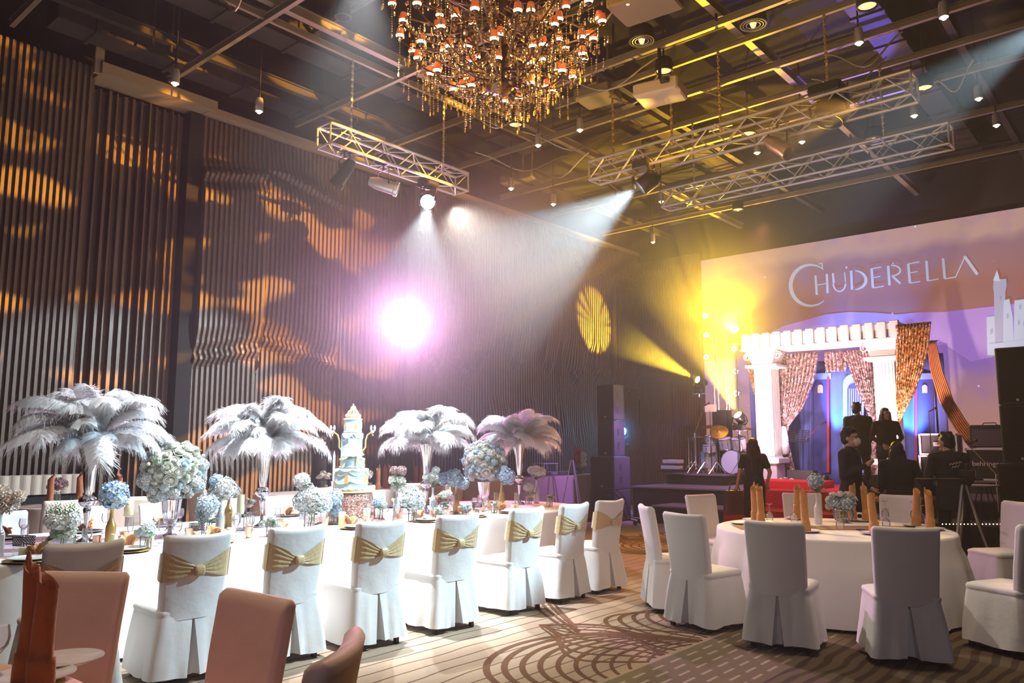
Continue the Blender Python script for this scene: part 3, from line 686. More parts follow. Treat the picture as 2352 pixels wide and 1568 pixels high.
# ================================================================== TABLES AND CLOTHS
def stadium(hw, y0, y1, n=20, cx=0.0):
    pts = []
    for i in range(n + 1): a = -pi + pi * i / n; pts.append((cx + hw * cos(a), y0 + hw * sin(a)))
    m = max(2, int((y1 - y0) / .12))
    for i in range(1, m): pts.append((cx + hw, y0 + (y1 - y0) * i / m))
    for i in range(n + 1): a = pi * i / n; pts.append((cx + hw * cos(a), y1 + hw * sin(a)))
    for i in range(1, m): pts.append((cx - hw, y1 - (y1 - y0) * i / m))
    return pts
def circle(r, n=120): return [(r * cos(2 * pi * i / n), r * sin(2 * pi * i / n)) for i in range(n)]
def cloth_mb(outline, z, hem=.03, flare=.10, nf=18, seed=1, amp=.03):
    rd = random.Random(seed); n = len(outline); P2 = [Vector((x, y)) for x, y in outline]; nor = []; s = [0]
    for i in range(n):
        t = (P2[(i + 1) % n] - P2[i - 1]).normalized(); nor.append(Vector((t.y, -t.x))); s.append(s[-1] + (P2[(i + 1) % n] - P2[i]).length)
    ph = rd.random() * 6; loops = []
    for zz, off in ((z, -.05), (z, -.012), (z - .004, 0), (z - .02, .006), (z - .12, .012)) + tuple((z + (hem - z) * t, .012 + flare * t) for t in (.3, .45, .6, .75, .88, 1)):
        t = max(0, (z - .05 - zz) / (z - .05 - hem)) if zz < z - .05 else 0; lp = []
        for i in range(n):
            a = s[i] / s[n] * 2 * pi; w = amp * t * (sin(nf * a + ph + .7 * sin(3 * a)) + .45 * sin(nf * 1.9 * a + ph * 2)); p = P2[i] + nor[i] * (off + w); lp.append((p.x, p.y, zz))
        loops.append(lp)
    mb = MB().loft(loops, cap0=False, cap1=False); mb.add([p for p in loops[0]], [tuple(range(n))]); return mb
def table_frame(t, r, z):
    MB().lathe([(r, 0), (r, .025)], 48, (0, 0, z - .035)).build('tabletop', M['beige'], t, True)
    for a in (45, 135, 225, 315): MB().tube([(r * .6 * cos(R(a)), r * .6 * sin(R(a)), 0), (r * .6 * cos(R(a)), r * .6 * sin(R(a)), z - .03)], .016, 8).build('leg', M['black'], t)
ZT = .76
t = empty('banquet_table', (-7.3, 5.3, 0), 0, 'long rounded banquet table hidden under the brightest white cloth', 'table')
MB().box((0, 0, ZT - .03), (1.9, 6.6, .03)).build('tabletop', M['beige'], t)
for dx in (-.8, .8):
    for dy in (-2.9, 0, 2.9): MB().tube([(dx, dy, 0), (dx, dy, ZT - .04)], .018, 8).build('leg', M['black'], t)
cloth_mb([(x, y) for x, y in stadium(1.10, -2.75, 2.85)], ZT, nf=44, amp=.012, flare=.05, seed=3).build('tablecloth', M['cloth'], None, True, 60, (-7.3, 5.3, 0), label='brightly lit white cloth draped over the long banquet table', cat='tablecloth')
t = empty('round_table', TC, 0, 'round guest table under a cream cloth near the stage', 'table'); table_frame(t, 1.05, ZT)
cloth_mb(circle(1.12), ZT, nf=15, amp=.035, flare=.13, seed=5).build('tablecloth', M['cloth'], None, True, 60, TC, label='cream white cloth over the round guest table with napkin towers', cat='tablecloth')
t = empty('round_table', T0, 0, 'round table cropped at the near corner under a blush cloth', 'table'); table_frame(t, 1.05, ZT)
cloth_mb(circle(1.12), ZT, nf=15, amp=.02, flare=.04, seed=6).build('tablecloth', M['pinkcover'], None, True, 60, T0, label='blush cloth on the cropped near table under the rust napkins', cat='tablecloth')
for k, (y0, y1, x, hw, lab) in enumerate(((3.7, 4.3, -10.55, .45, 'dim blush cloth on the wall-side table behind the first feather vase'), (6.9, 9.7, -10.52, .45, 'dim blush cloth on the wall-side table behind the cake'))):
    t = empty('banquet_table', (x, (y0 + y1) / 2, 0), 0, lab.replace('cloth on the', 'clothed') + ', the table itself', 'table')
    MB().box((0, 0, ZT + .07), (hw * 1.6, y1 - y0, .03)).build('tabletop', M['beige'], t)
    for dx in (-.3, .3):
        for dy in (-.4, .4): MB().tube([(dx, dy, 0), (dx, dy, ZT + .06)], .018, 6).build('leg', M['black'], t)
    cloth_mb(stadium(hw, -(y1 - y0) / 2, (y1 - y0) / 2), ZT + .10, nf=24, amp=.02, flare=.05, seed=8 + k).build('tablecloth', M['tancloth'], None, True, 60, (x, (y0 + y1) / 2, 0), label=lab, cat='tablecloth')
# buffet counter by the loudspeakers
t = empty('buffet_table', (-10.35, 12.4, 0), 0, 'long violet-lit buffet table beside the loudspeaker tower', 'table')
MB().box((0, 0, .93), (.75, 4.2, .03)).build('tabletop', M['beige'], t)
for dx in (-.3, .3):
    for dy in (-1.9, 1.9): MB().tube([(dx, dy, 0), (dx, dy, .92)], .018, 6).build('leg', M['black'], t)
rect = [(x, y) for x, y in rloop(.42, 2.15, .02, k=3, ns=40)]
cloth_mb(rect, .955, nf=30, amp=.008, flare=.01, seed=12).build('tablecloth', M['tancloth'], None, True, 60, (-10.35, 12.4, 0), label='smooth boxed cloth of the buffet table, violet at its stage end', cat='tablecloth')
# dark runner across the guest table
MB().poly([(-.20, -.95, 0), (.20, -.95, 0), (.20, .98, 0), (-.20, .98, 0)], (0, 0, .004)).build('table_runner', P('tan_runner', (.30, .17, .10), .8, bump=.2, bs=60), None, loc=(TC.x, TC.y, ZT + .001), rz=R(-52), label='tan runner lying across the round guest table', cat='table runner')
# ================================================================== FLOWERS
def hydrangea_mesh(seed, mats, n=240, spread=.21, flat=1.0):
    rd = random.Random(seed); mb = MB(); mb.m = 0; mb.ell((0, 0, 0), (.86, .86, .86 * flat), 12, 8)
    for k in range(n):
        z = 1 - 2 * (k + .5) / n; a = k * 2.39996; r = sqrt(max(0, 1 - z * z)); nrm = Vector((r * cos(a), r * sin(a), z)); c = nrm * rd.uniform(.82, 1.08); c.z *= flat
        t1 = nrm.orthogonal().normalized(); t2 = nrm.cross(t1); b = rd.random() * pi; mb.m = rd.randrange(len(mats))
        for q in range(4):
            t = b + q * pi / 2; d = t1 * cos(t) + t2 * sin(t); s = nrm.cross(d); L = spread * rd.uniform(.85, 1.15); w = L * .55; cup = rd.uniform(.1, .9)
            mb.add([tuple(c), tuple(c + d * L * .55 + s * w + nrm * cup * L * .5), tuple(c + d * L + nrm * cup * L), tuple(c + d * L * .55 - s * w + nrm * cup * L * .5)], [(0, 1, 2, 3)])
    return mb.mesh('bloom', mats)
def rose_mesh(mat, seed=0):
    rd = random.Random(seed); mb = MB(); mb.ell((0, 0, .1), (.55, .55, .55), 10, 6)
    for ring, (n, r, h, o) in enumerate(((4, .32, .78, .05), (5, .52, .66, .16), (6, .74, .48, .34), (7, .95, .22, .60))):
        for q in range(n):
            a0 = 2 * pi * q / n + ring * .5 + rd.uniform(-.1, .1); rows = []
            for v in range(4):
                row = []; t = v / 3
                for u in range(5):
                    a = a0 + (u - 2) / 4 * 2 * pi / n * 1.5; rr = r * (.35 + .65 * t ** .7) + o * t * t * .35; e = (1 - ((u - 2) / 2) ** 2)
                    row.append((rr * cos(a), rr * sin(a), -.45 + (h + .45) * t * (.72 + .28 * e) - (o * .25 * t ** 4)))
                rows.append(row)
            mb.grid(rows)
    return mb.mesh('rose', mat, True)
def leaf_mesh(mat):
    rows = []
    for v in range(7):
        t = v / 6; w = .32 * sin(pi * min(.98, t * .9 + .06)) ** .8; rows.append([(t, -w, .18 * sin(pi * t) + .06), (t, 0, .18 * sin(pi * t) - .02), (t, w, .18 * sin(pi * t) + .06)])
    return MB().grid(rows).mesh('leaf', mat, True)
def carnation_mesh(mat, seed=0):
    rd = random.Random(seed); mb = MB(); mb.ell((0, 0, 0), .7, 10, 6)
    for k in range(80):
        z = 1 - 1.7 * (k + .5) / 80; a = k * 2.39996; r = sqrt(max(0, 1 - z * z)); n = Vector((r * cos(a), r * sin(a), z)); t = n.orthogonal().normalized(); t.rotate(Matrix.Rotation(rd.random() * 6, 3, n)); s = n.cross(t)
        c = n * .62; L = rd.uniform(.34, .48); w = .22
        mb.add([tuple(c - t * .08), tuple(c + t * .08), tuple(c + n * L + t * w + s * .08), tuple(c + n * L * .9 + s * -.06), tuple(c + n * L - t * w + s * .08)], [(0, 1, 2, 3, 4)])
    return mb.mesh('carnation', mat)
FL = {
    'blue': hydrangea_mesh(1, [M['hyblue'], M['hypale'], M['hyblue']]), 'pale': hydrangea_mesh(2, [M['hypale'], M['hywhite'], M['hypale']]), 'white': hydrangea_mesh(3, [M['hywhite'], M['hywhite']]),
    'grey': hydrangea_mesh(4, [P('grey_blue_petal', (.30, .40, .46), .8, var=.3, bs=30), M['hypale']], n=150, spread=.16), 'rose': rose_mesh(M['rosewhite'], 1), 'rosegreen': rose_mesh(M['rosegreen'], 2), 'roseblue': rose_mesh(M['hypale'], 3), 'peach': rose_mesh(M['peach'], 4),
    'carn': carnation_mesh(M['hywhite'], 1), 'carnpeach': carnation_mesh(M['peach'], 2), 'dusty': carnation_mesh(M['dusty'], 3), 'carncream': carnation_mesh(M['rosewhite'], 5)}
LEAF, LEAFP = leaf_mesh(M['leaf']), leaf_mesh(M['leafpale'])
def rrot(rd): return (rd.uniform(-.5, .5), rd.uniform(-.5, .5), rd.uniform(0, 6.28))
def flower(t, kind, p, r, rd, name=None):
    return put(name or {'ro': 'rose', 'ca': 'carnation', 'pe': 'rose', 'du': 'carnation'}.get(kind[:2], 'hydrangea_bloom'), FL[kind], t, p, rrot(rd), r)
def leaf(t, p, az, el, s, pale=False): return put('leaf', LEAFP if pale else LEAF, t, p, (0, -el, az), s)
# ================================================================== VESSELS AND TABLEWARE (one mesh per kind)
def lathe_mesh(name, prof, mat, n=28, rib=0.0, nrib=0): return MB().lathe(prof, n, rib=rib, nrib=nrib).mesh(name, mat, True, 50)
BOTTLE = [(0, 0), (.038, 0), (.041, .006), (.041, .15), (.039, .175), (.03, .20), (.019, .225), (.0145, .26), (.0135, .315), (.016, .318), (.016, .326), (.011, .326)]
ME = {
    'bottle_silver': lathe_mesh('bottle', BOTTLE, M['silverpaint']), 'bottle_gold': lathe_mesh('bottle', BOTTLE, M['goldpaint']), 'bottle_white': lathe_mesh('bottle', BOTTLE, M['whitepaint']),
    'trumpet_body': lathe_mesh('trumpet', [(.0, .40), (.028, .40), (.032, .42), (.044, .50), (.052, .58), (.062, .66), (.078, .74), (.100, .81), (.112, .845), (.108, .845), (.09, .79), (.07, .72)], M['silver'], 48, .03, 12),
    'trumpet_stem': lathe_mesh('stem', [(.075, 0), (.078, .012), (.06, .022), (.03, .04), (.016, .07), (.020, .10), (.014, .12), (.018, .17), (.026, .24), (.034, .28), (.026, .295), (.030, .30), (.058, .315), (.074, .345), (.070, .375), (.046, .395), (.03, .405)], M['silver'], 32),
    'urn': lathe_mesh('urn_vase', [(.065, 0), (.066, .01), (.03, .03), (.018, .05), (.030, .075), (.016, .095), (.022, .11), (.05, .13), (.066, .17), (.078, .24), (.086, .32), (.090, .335), (.084, .335), (.07, .2)], M['silver'], 60, .035, 15),
    'cylinder': lathe_mesh('glass_vase', [(.0, .004), (.045, .004), (.047, .01), (.047, .16), (.045, .16), (.045, .012)], M['glass']),
    'bowl': lathe_mesh('glass_bowl', [(0, .003), (.05, .003), (.085, .03), (.105, .08), (.10, .13), (.085, .155), (.083, .153), (.098, .128), (.102, .08), (.08, .033)], M['glass']),
    'tumbler': lathe_mesh('goblet_cup', [(.0, .0), (.022, 0), (.026, .01), (.034, .075), (.038, .10), (.036, .10), (.024, .015)], M['rosegold'], 24, .05, 8),
    'flute': lathe_mesh('flute', [(.033, 0), (.030, .004), (.005, .01), (.004, .085), (.012, .10), (.024, .13), (.027, .18), (.024, .225), (.022, .225), (.024, .18), (.02, .13), (.003, .10)], M['glass'], 20),
    'wine': lathe_mesh('wine_glass', [(.036, 0), (.032, .004), (.005, .01), (.004, .08), (.014, .09), (.034, .115), (.040, .145), (.034, .185), (.032, .185), (.038, .145), (.032, .117), (.003, .09)], M['glass'], 20),
    'plate': lathe_mesh('plate', [(0, .008), (.075, .008), (.085, .006), (.09, .0), (.092, .0), (.135, .018), (.135, .021), (.09, .012), (.07, .012), (0, .012)], M['plate'], 36),
    'charger': lathe_mesh('charger', [(0, .0), (.11, .0), (.165, .012), (.168, .016), (.11, .007), (0, .006)], M['charger'], 36), 'charger_rim': lathe_mesh('rim', [(.150, .0115), (.158, .016), (.166, .0165), (.168, .013)], M['gold'], 36),
    'pillar': lathe_mesh('pillar_candle', [(0, 0), (.034, 0), (.036, .004), (.036, .105), (.033, .110), (.022, .106), (0, .104)], M['candle'], 20), 'pillar_lit': lathe_mesh('pillar_candle', [(0, 0), (.034, 0), (.036, .004), (.036, .105), (.033, .110), (.022, .106), (0, .104)], M['litcandle'], 20),
    'holder': lathe_mesh('candle_stand', [(.04, 0), (.042, .006), (.012, .02), (.009, .12), (.014, .14), (.042, .15), (.045, .158), (0, .158)], M['glass'], 20),
    'wick': MB().tube([(0, 0, .10), (.001, 0, .118)], .0015, 5).mesh('wick', M['black']), 'stemg': MB().tube([(0, 0, 0), (.004, .002, .07), (0, 0, .14)], .0035, 5).mesh('stem', M['stem']),
}
def napkin_roll(mat, seed=0):
    rd = random.Random(seed); n = 22; loops = []; hs = [0, .03, .06, .085, .09, .14, .2, .26, .31, .345]
    for k, z in enumerate(hs):
        f = z / .345; lp = []
        for i in range(n):
            a = 2 * pi * i / n; r = (.046 if z < .088 else .039) - .005 * f + .002 * sin(3 * a + z * 20 + seed)
            top = .03 * sin(a * 1 + seed) + (.035 if i in (5, 6) else 0) if k == len(hs) - 1 else 0
            lp.append((r * cos(a) + .006 * sin(f * 3 + seed), r * sin(a), z + top))
        loops.append(lp)
    mb = MB().loft(loops, cap1=False)
    inner = [[(x * .55, y * .55, z - (.06 if k == 0 else 0)) for x, y, z in l] for k, l in enumerate((loops[-1], loops[-1]))]
    mb.loft([loops[-1], [(x * .8, y * .8, z - .005) for x, y, z in loops[-1]], inner[0]], cap0=False); return mb.mesh('napkin_roll', mat, True, 60)
def napkin_fan(mat, seed=0):
    mb = MB(); rd = random.Random(seed)
    for q in range(4):
        rows = []; a0 = rd.uniform(-.5, .5) + q * 1.55; h = rd.uniform(.07, .12)
        for v in range(6):
            t = v / 5; row = []
            for u in range(9):
                a = a0 + (u - 4) * .24; r = .02 + .055 * t + .012 * sin(u * 2.2 + seed); row.append((r * cos(a), r * sin(a), .006 + h * sin(t * pi * .62) * (1 - ((u - 4) / 5) ** 2)))
            rows.append(row)
        mb.grid(rows)
    return mb.mesh('folded_napkin', mat, True)
ME['roll'] = [napkin_roll(M['napkin'], s) for s in range(3)]; ME['rollrust'] = [napkin_roll(M['napkinbrown'], s) for s in range(2)]
ME['fan'] = [napkin_fan(P('copper_napkin', (.60, .26, .09), .6, bump=.3, bs=25, sheen=.3), s) for s in range(3)]
def item(kind, me, p, label, cat, group=None, rz=0.0, sc=1.0): return put(kind, me, None, tuple(p), (0, 0, rz), sc, label, cat, group)
G = .0015
def on(p, z=ZT + G): return Vector((p.x, p.y, z))
# --- feather plumes
def feather_mesh(e0, e1, L, seed, wid=.125):
    rd = random.Random(seed); n = 26; pts = []; p = Vector((0, 0, 0)); bend = rd.uniform(-.5, .5)
    for i in range(n + 1):
        pts.append(p.copy()); t = i / n; el = R(e0 + (e1 - e0) * t ** 1.45); az = bend * t; p = p + Vector((cos(el) * cos(az), cos(el) * sin(az), sin(el))) * (L / n)
    def at(t):
        f = max(0, min(.9999, t)) * n; i = int(f); return pts[i].lerp(pts[i + 1], f - i), (pts[i + 1] - pts[i]).normalized()
    mb = MB(); Z = Vector((0, 0, 1))
    def width(t): return wid * (.35 + .65 * min(1, t * 2.2)) * (1 - max(0, t - .8) * 1.2)
    def side(d): y = Z.cross(d); return y.normalized() if y.length > .2 else Vector((0, 1, 0))
    rows = []
    for v in range(21):          # the soft vane
        t = .06 + .92 * v / 20; c, d = at(t); Y = side(d); w = width(t) * .85; row = []
        for u in range(9):
            s = (u - 4) / 4; row.append(c + Y * (s * w) + d * (w * .3 * abs(s)) - Z * (w * .62 * abs(s) ** 1.7) + Vector((0, 0, 1)) * (.006 * cos(v * 2.3 + u * 1.9)))
        rows.append(row)
    mb.grid(rows)
    for k in range(520):         # loose drooping barbs
        t = .04 + .96 * (k // 2) / 260 + rd.uniform(-.01, .01); sgn = 1 if k % 2 else -1; c, d = at(min(1, t)); Y = side(d); w = width(min(1, t)) * rd.uniform(.8, 1.35); q = []
        dirv = (Y * sgn * rd.uniform(.6, 1.1) + d * rd.uniform(.2, .8) + Z * rd.uniform(-.2, .25)).normalized(); hw = d * rd.uniform(.0022, .0036); droop = rd.uniform(.3, .95)
        if t > .92: dirv = (Y * sgn * rd.uniform(0, 1.0) + d * 1.1).normalized()
        for j in range(5):
            s = j / 4; q.append(c + dirv * (w * s) - Z * (w * droop * s * s * .9) + Vector((rd.uniform(-1, 1), rd.uniform(-1, 1), rd.uniform(-1, 1))) * .007 * s)
        vs = []
        for j, a in enumerate(q): f = 1 - .7 * j / 4; vs += [tuple(a - hw * f), tuple(a + hw * f)]
        mb.add(vs, [(2 * j, 2 * j + 1, 2 * j + 3, 2 * j + 2) for j in range(4)])
    mb.tube([pts[i] for i in range(0, n + 1, 3)], [.003 * (1 - i / 30) for i in range(0, n + 1, 3)], 5)
    return mb.mesh('feather', M['feather'], True)
FE = {'up': [feather_mesh(86, -8, .60, s, .12) for s in (1, 2, 3)], 'mid': [feather_mesh(68, -42, .74, s + 10, .12) for s in (1, 2, 3)], 'low': [feather_mesh(36, -56, .66, s + 20, .115) for s in (1, 2, 3)], 'top': [feather_mesh(89, 5, .58, 31, .12), feather_mesh(88, -30, .60, 32, .11)], 'in': [feather_mesh(30, -60, .42, 41, .12), feather_mesh(62, -70, .46, 42, .12)]}
def plume_vase(x, y, label, seed, sc=1.0):
    t = empty('feather_centrepiece', (x, y, ZT + G), 0, label, 'centrepiece', 'ostrich feather centrepieces on trumpet vases'); rd = random.Random(seed)
    put('trumpet_vase', ME['trumpet_body'], t); put('vase_stem', ME['trumpet_stem'], t)
    MB().ell((0, 0, .84), (.10, .10, .07), 16, 8).build('moss_ball', M['leafpale'], t, True)
    for k in range(5): flower(t, 'carncream', (.085 * cos(k * 1.26 + seed), .085 * sin(k * 1.26 + seed), .87), .035, rd)
    spec = [('top', 4, .0), ('up', 9, .3), ('mid', 12, .1), ('low', 12, .5), ('in', 10, .2)]
    for kind, n, off in spec:
        for k in range(n):
            a = 2 * pi * (k + off) / n + rd.uniform(-.25, .25) + seed; s = rd.uniform(.86, 1.08) * sc
            put('feather', FE[kind][k % len(FE[kind])], t, (.04 * cos(a), .04 * sin(a), .83), (rd.uniform(-.4, .4), rd.uniform(-.38, .22), a), s)
    return t
for i, (y, lab, s) in enumerate(((2.83, 'white ostrich plume centrepiece on silver trumpet vase, beside the blue hydrangea in gold bottle', 1.0), (4.53, 'white ostrich plume centrepiece between the round rose ball and the cake', .95),
                                 (6.82, 'white ostrich plume centrepiece just past the tiered cake', .97), (8.62, 'smallest looking white ostrich plume centrepiece, next to the violet buffet', .93))):
    plume_vase(-7.3, y, lab, i + 1.3, s)
# --- round rose balls in fluted urns
def rose_ball(p, r, zc, label, seed, tint):
    t = empty('rose_ball_centrepiece', (p.x, p.y, ZT + G), 0, label, 'centrepiece', 'round rose balls in silver urns'); rd = random.Random(seed); put('urn_vase', ME['urn'], t)
    MB().ell((0, 0, zc), r * .86, 16, 10).build('foliage_ball', M['leafpale'], t, True)
    n = 98
    for k in range(n):
        z = 1 - 2 * (k + .5) / n
        if z < -.86: continue
        a = k * 2.39996; q = sqrt(1 - z * z); d = Vector((q * cos(a), q * sin(a), z)); kind = rd.choice(tint); rr = r * rd.uniform(.14, .23); o = flower(t, kind, tuple(Vector((0, 0, zc)) + d * r * rd.uniform(.86, .97)), rr, rd)
        o.rotation_euler = d.to_track_quat('Z', 'Y').to_euler()
    for k in range(10):
        a = rd.uniform(0, 6.28); z = rd.uniform(-.2, 1); q = sqrt(1 - z * z); leaf(t, (q * cos(a) * r * .9, q * sin(a) * r * .9, zc + z * r * .9), a, rd.uniform(0, 1.2), .09, True)
    for k in range(4): a = k * 1.7; MB().ell((cos(a) * r * 1.12, sin(a) * r * 1.12, zc + r * .5 * sin(k * 2.2) + .04), .016, 8, 6).build('bud', M['rosegreen'], t, True)
rose_ball(atX(394, 1150, -7.2), .275, .58, 'big ball of pale green and white roses in a silver fluted urn', 3, ['rosegreen', 'rose', 'white', 'roseblue', 'rosegreen', 'white', 'pale'])
rose_ball(atX(1112, 1130, -7.3), .285, .60, 'big looser ball of cream, sage and blue blooms in a silver urn', 5, ['rose', 'peach', 'grey', 'blue', 'rosegreen', 'roseblue', 'white'])
# --- bottles and small vases with blooms
def bottle(kind, px, X, label, blooms, sc=1.0, leaves=3, seed=1):
    p = atX(px, 1100, X); t = empty('bottle_vase', (p.x, p.y, ZT + G), 0, label, 'vase'); rd = random.Random(seed); t.scale = (sc,) * 3; put('bottle', ME['bottle_' + kind], t)
    top = .326
    for (k, dx, dz, r) in blooms:
        # dx is offset across the view
        q = _rt * dx; flower(t, k, (q.x, q.y, top + dz), r, rd); MB().tube([(0, 0, .30), (q.x * .5, q.y * .5, top + dz * .5), (q.x, q.y, top + dz)], .003, 5).build('stem', M['stem'], t)
    for k in range(leaves): a = k * 2.3 + seed; leaf(t, (.01 * cos(a), .01 * sin(a), top + .02), a, rd.uniform(-.1, .6), .11)
    return t
bottle('silver', 8, -6.85, 'silver bottle with peachy white carnations at the picture edge', [('carnpeach', -.02, .14, .075), ('carnpeach', .06, .06, .07), ('carnpeach', .13, .12, .05), ('carnpeach', .02, .05, .07)], seed=2)
bottle('gold', 262, -6.75, 'gold bottle holding one deep blue hydrangea', [('blue', .01, .10, .105)], seed=3, leaves=4)
bottle('silver', 510, -6.95, 'silver bottle with white hydrangea and a blue tuft on top', [('white', .03, .10, .095), ('blue', -.05, .17, .06), ('white', -.05, .06, .07)], seed=4)
bottle('gold', 528, -7.5, 'gold bottle half hidden behind the silver one', [('white', .05, .04, .06)], seed=5, leaves=1)
bottle('silver', 700, -7.7, 'silver bottle of bright white hydrangea before the seated-man silhouette', [('white', -.03, .10, .085), ('white', .04, .02, .06)], seed=6, leaves=4)
bottle('silver', 912, -6.95, 'silver bottle with cream carnations under dusty mauve blooms', [('carncream', -.04, .10, .062), ('carncream', .04, .09, .062), ('carncream', .05, .01, .055), ('carncream', -.02, .02, .055), ('dusty', -.03, .21, .055), ('dusty', .05, .21, .06)], seed=7, leaves=5)
bottle('silver', 995, -6.95, 'silver bottle with white daisies beside the third plume vase', [('carn', .0, .12, .07), ('carn', .03, .20, .05), ('carn', -.08, .12, .05)], seed=8, leaves=3)
bottle('gold', 1048, -6.9, 'glittery gold bottle under a wide blue hydrangea', [('blue', -.03, .10, .10), ('blue', -.16, .09, .07), ('blue', .08, .04, .07)], seed=9, leaves=1)
bottle('gold', 1152, -6.95, 'gold bottle under a violet blue hydrangea by the last plume', [('blue', .07, .09, .10), ('blue', .04, .18, .05)], seed=10, leaves=1)
bottle('silver', 1232, -7.2, 'silver bottle with greenish white blooms by the buffet', [('white', .0, .12, .08), ('carncream', -.07, .14, .06), ('white', .07, .12, .06)], seed=11, leaves=5)
def posy(vessel, px, X, label, blooms, leaves=4, seed=1, sc=1.0):
    p = atX(px, 1150, X); t = empty('flower_vase', (p.x, p.y, ZT + G), 0, label, 'vase'); rd = random.Random(seed); t.scale = (sc,) * 3; put('glass_vase', ME[vessel], t)
    for (k, dx, dz, r) in blooms: q = _rt * dx; flower(t, k, (q.x, q.y, dz), r, rd)
    for k in range(3): put('stem', ME['stemg'], t, (.012 * cos(k * 2), .012 * sin(k * 2), .012), (.1 * k - .1, .08, k))
    for k in range(leaves): a = k * 1.9 + seed; leaf(t, (.03 * cos(a), .03 * sin(a), .13), a, rd.uniform(-.2, .5), .09, k % 2 == 0)
    return t
pv = posy('bowl', 146, -6.55, 'glass bowl of green stocks and cream roses by the sashless chair top', [('carncream', -.03, .17, .05), ('carncream', .06, .17, .05), ('white', .0, .25, .075), ('white', -.07, .27, .06), ('white', .08, .27, .06)], seed=12)
for k in range(7):     # upright stock spikes
    a = -.11 + .036 * k; mb = MB(); rd = random.Random(k)
    for j in range(26): z = j / 26; mb.ell((.016 * cos(j * 2.4), .016 * sin(j * 2.4), z * .13), .008 * (1.25 - z), 6, 4)
    q = _rt * a; mb.build('stock_spike', M['leafpale'], pv, True, loc=(q.x, q.y, .27 + .02 * (k % 3)))
posy('cylinder', 340, -6.45, 'small glass with a pale blue hydrangea low on the table', [('pale', .01, .16, .062), ('white', -.06, .14, .04)], seed=13, sc=.95)
posy('cylinder', 478, -6.9, 'glass cylinder with a grey blue hydrangea', [('grey', .0, .28, .10), ('grey', -.04, .20, .07)], seed=14)
posy('cylinder', 712, -6.7, 'tall glass cylinder overflowing with pale blue white hydrangea', [('pale', -.06, .25, .085), ('white', .02, .28, .09), ('pale', .12, .23, .075)], seed=15, sc=1.1)
posy('cylinder', 765, -6.95, 'glass with a strong blue hydrangea tumbling beside the cake stand', [('blue', .0, .25, .085), ('blue', .03, .14, .06), ('pale', .05, .30, .05)], seed=16)
posy('cylinder', 625, -6.5, 'glass of small white wild blooms under the second plume', [('carn', -.02, .13, .05), ('carn', .06, .10, .05), ('white', .0, .18, .04)], seed=17, sc=.9)
posy('cylinder', 572, -7.3, 'glass of lime green sprigs behind the cream candle', [('rosegreen', .0, .22, .04), ('rosegreen', .04, .26, .035), ('rosegreen', -.02, .28, .03)], seed=18)
posy('cylinder', 870, -6.9, 'glass with a small blue hydrangea tucked beside the cake table', [('blue', -.0, .20, .06), ('pale', .04, .17, .05)], seed=19)
posy('cylinder', 948, -6.55, 'slender glass carrying a broad pale aqua hydrangea', [('pale', .0, .24, .115), ('pale', .06, .20, .07)], seed=20)
posy('cylinder', 1020, -6.7, 'glass of frilly lime white blooms', [('carncream', .0, .25, .05), ('carncream', .05, .27, .04), ('rosegreen', -.05, .24, .04)], seed=21, leaves=7)
posy('cylinder', 1008, -6.4, 'low glass of white snow-like blooms before the gold bottle', [('carn', .0, .12, .055), ('carn', .06, .10, .045)], seed=22, sc=.85)
posy('cylinder', 1070, -6.5, 'low glass of misty grey green sprays', [('grey', .0, .12, .055)], seed=23, sc=.85)
posy('cylinder', 1135, -6.6, 'low glass of pale green buds beside the ochre napkin', [('rosegreen', .0, .13, .045), ('rosegreen', .04, .10, .035)], seed=24, sc=.85)
posy('cylinder', 1262, -6.7, 'small glass with a tight cream rose', [('rose', .0, .15, .045), ('rose', .05, .13, .04)], seed=25, sc=.9)
posy('cylinder', 1214, -7.2, 'glass of trailing greenish flowers behind the last plume stem', [('white', .0, .24, .07), ('carncream', .02, .13, .06)], seed=26)
# --- candles
def candle(px, X, label, lit=False, h=1.0, stand=False, r=1.0, z0=None):
    p = atX(px, 1150, X); t = empty('pillar_candle', (p.x, p.y, z0 if z0 is not None else ZT + G), 0, label, 'candle')
    zo = 0
    if stand: put('candle_stand', ME['holder'], t); zo = .158
    put('wax', ME['pillar_lit' if lit else 'pillar'], t, (0, 0, zo), (0, 0, 0), (r, r, h)); put('wick', ME['wick'], t, (0, 0, zo + .10 * (h - 1)))
candle(268, -6.45, 'slim cream candle standing before the gold bottle', h=1.3, r=.7)
candle(297, -7.9, 'broad cream candle behind the blue hydrangea', stand=True, h=1.5, r=1.2)
candle(553, -7.2, 'tall cream pillar candle raised beside the silver bottle', stand=True, h=1.7)
candle(533, -6.5, 'short cream candle at the foot of the silver bottle', h=1.0)
candle(787, -6.75, 'glowing pillar candle before the sequin cake table', True, h=1.3)
candle(843, -6.8, 'glowing pillar candle under the right side of the cake', True, h=1.4)
candle(893, -6.55, 'glowing stubby candle beside the copper cup', True, h=1.1)
candle(1029, -7.4, 'cream candle below the blue hydrangea of the gold bottle', stand=True, h=1.4)
candle(1178, -6.55, 'small cream candle beside the gold cups', h=.8, r=.8)
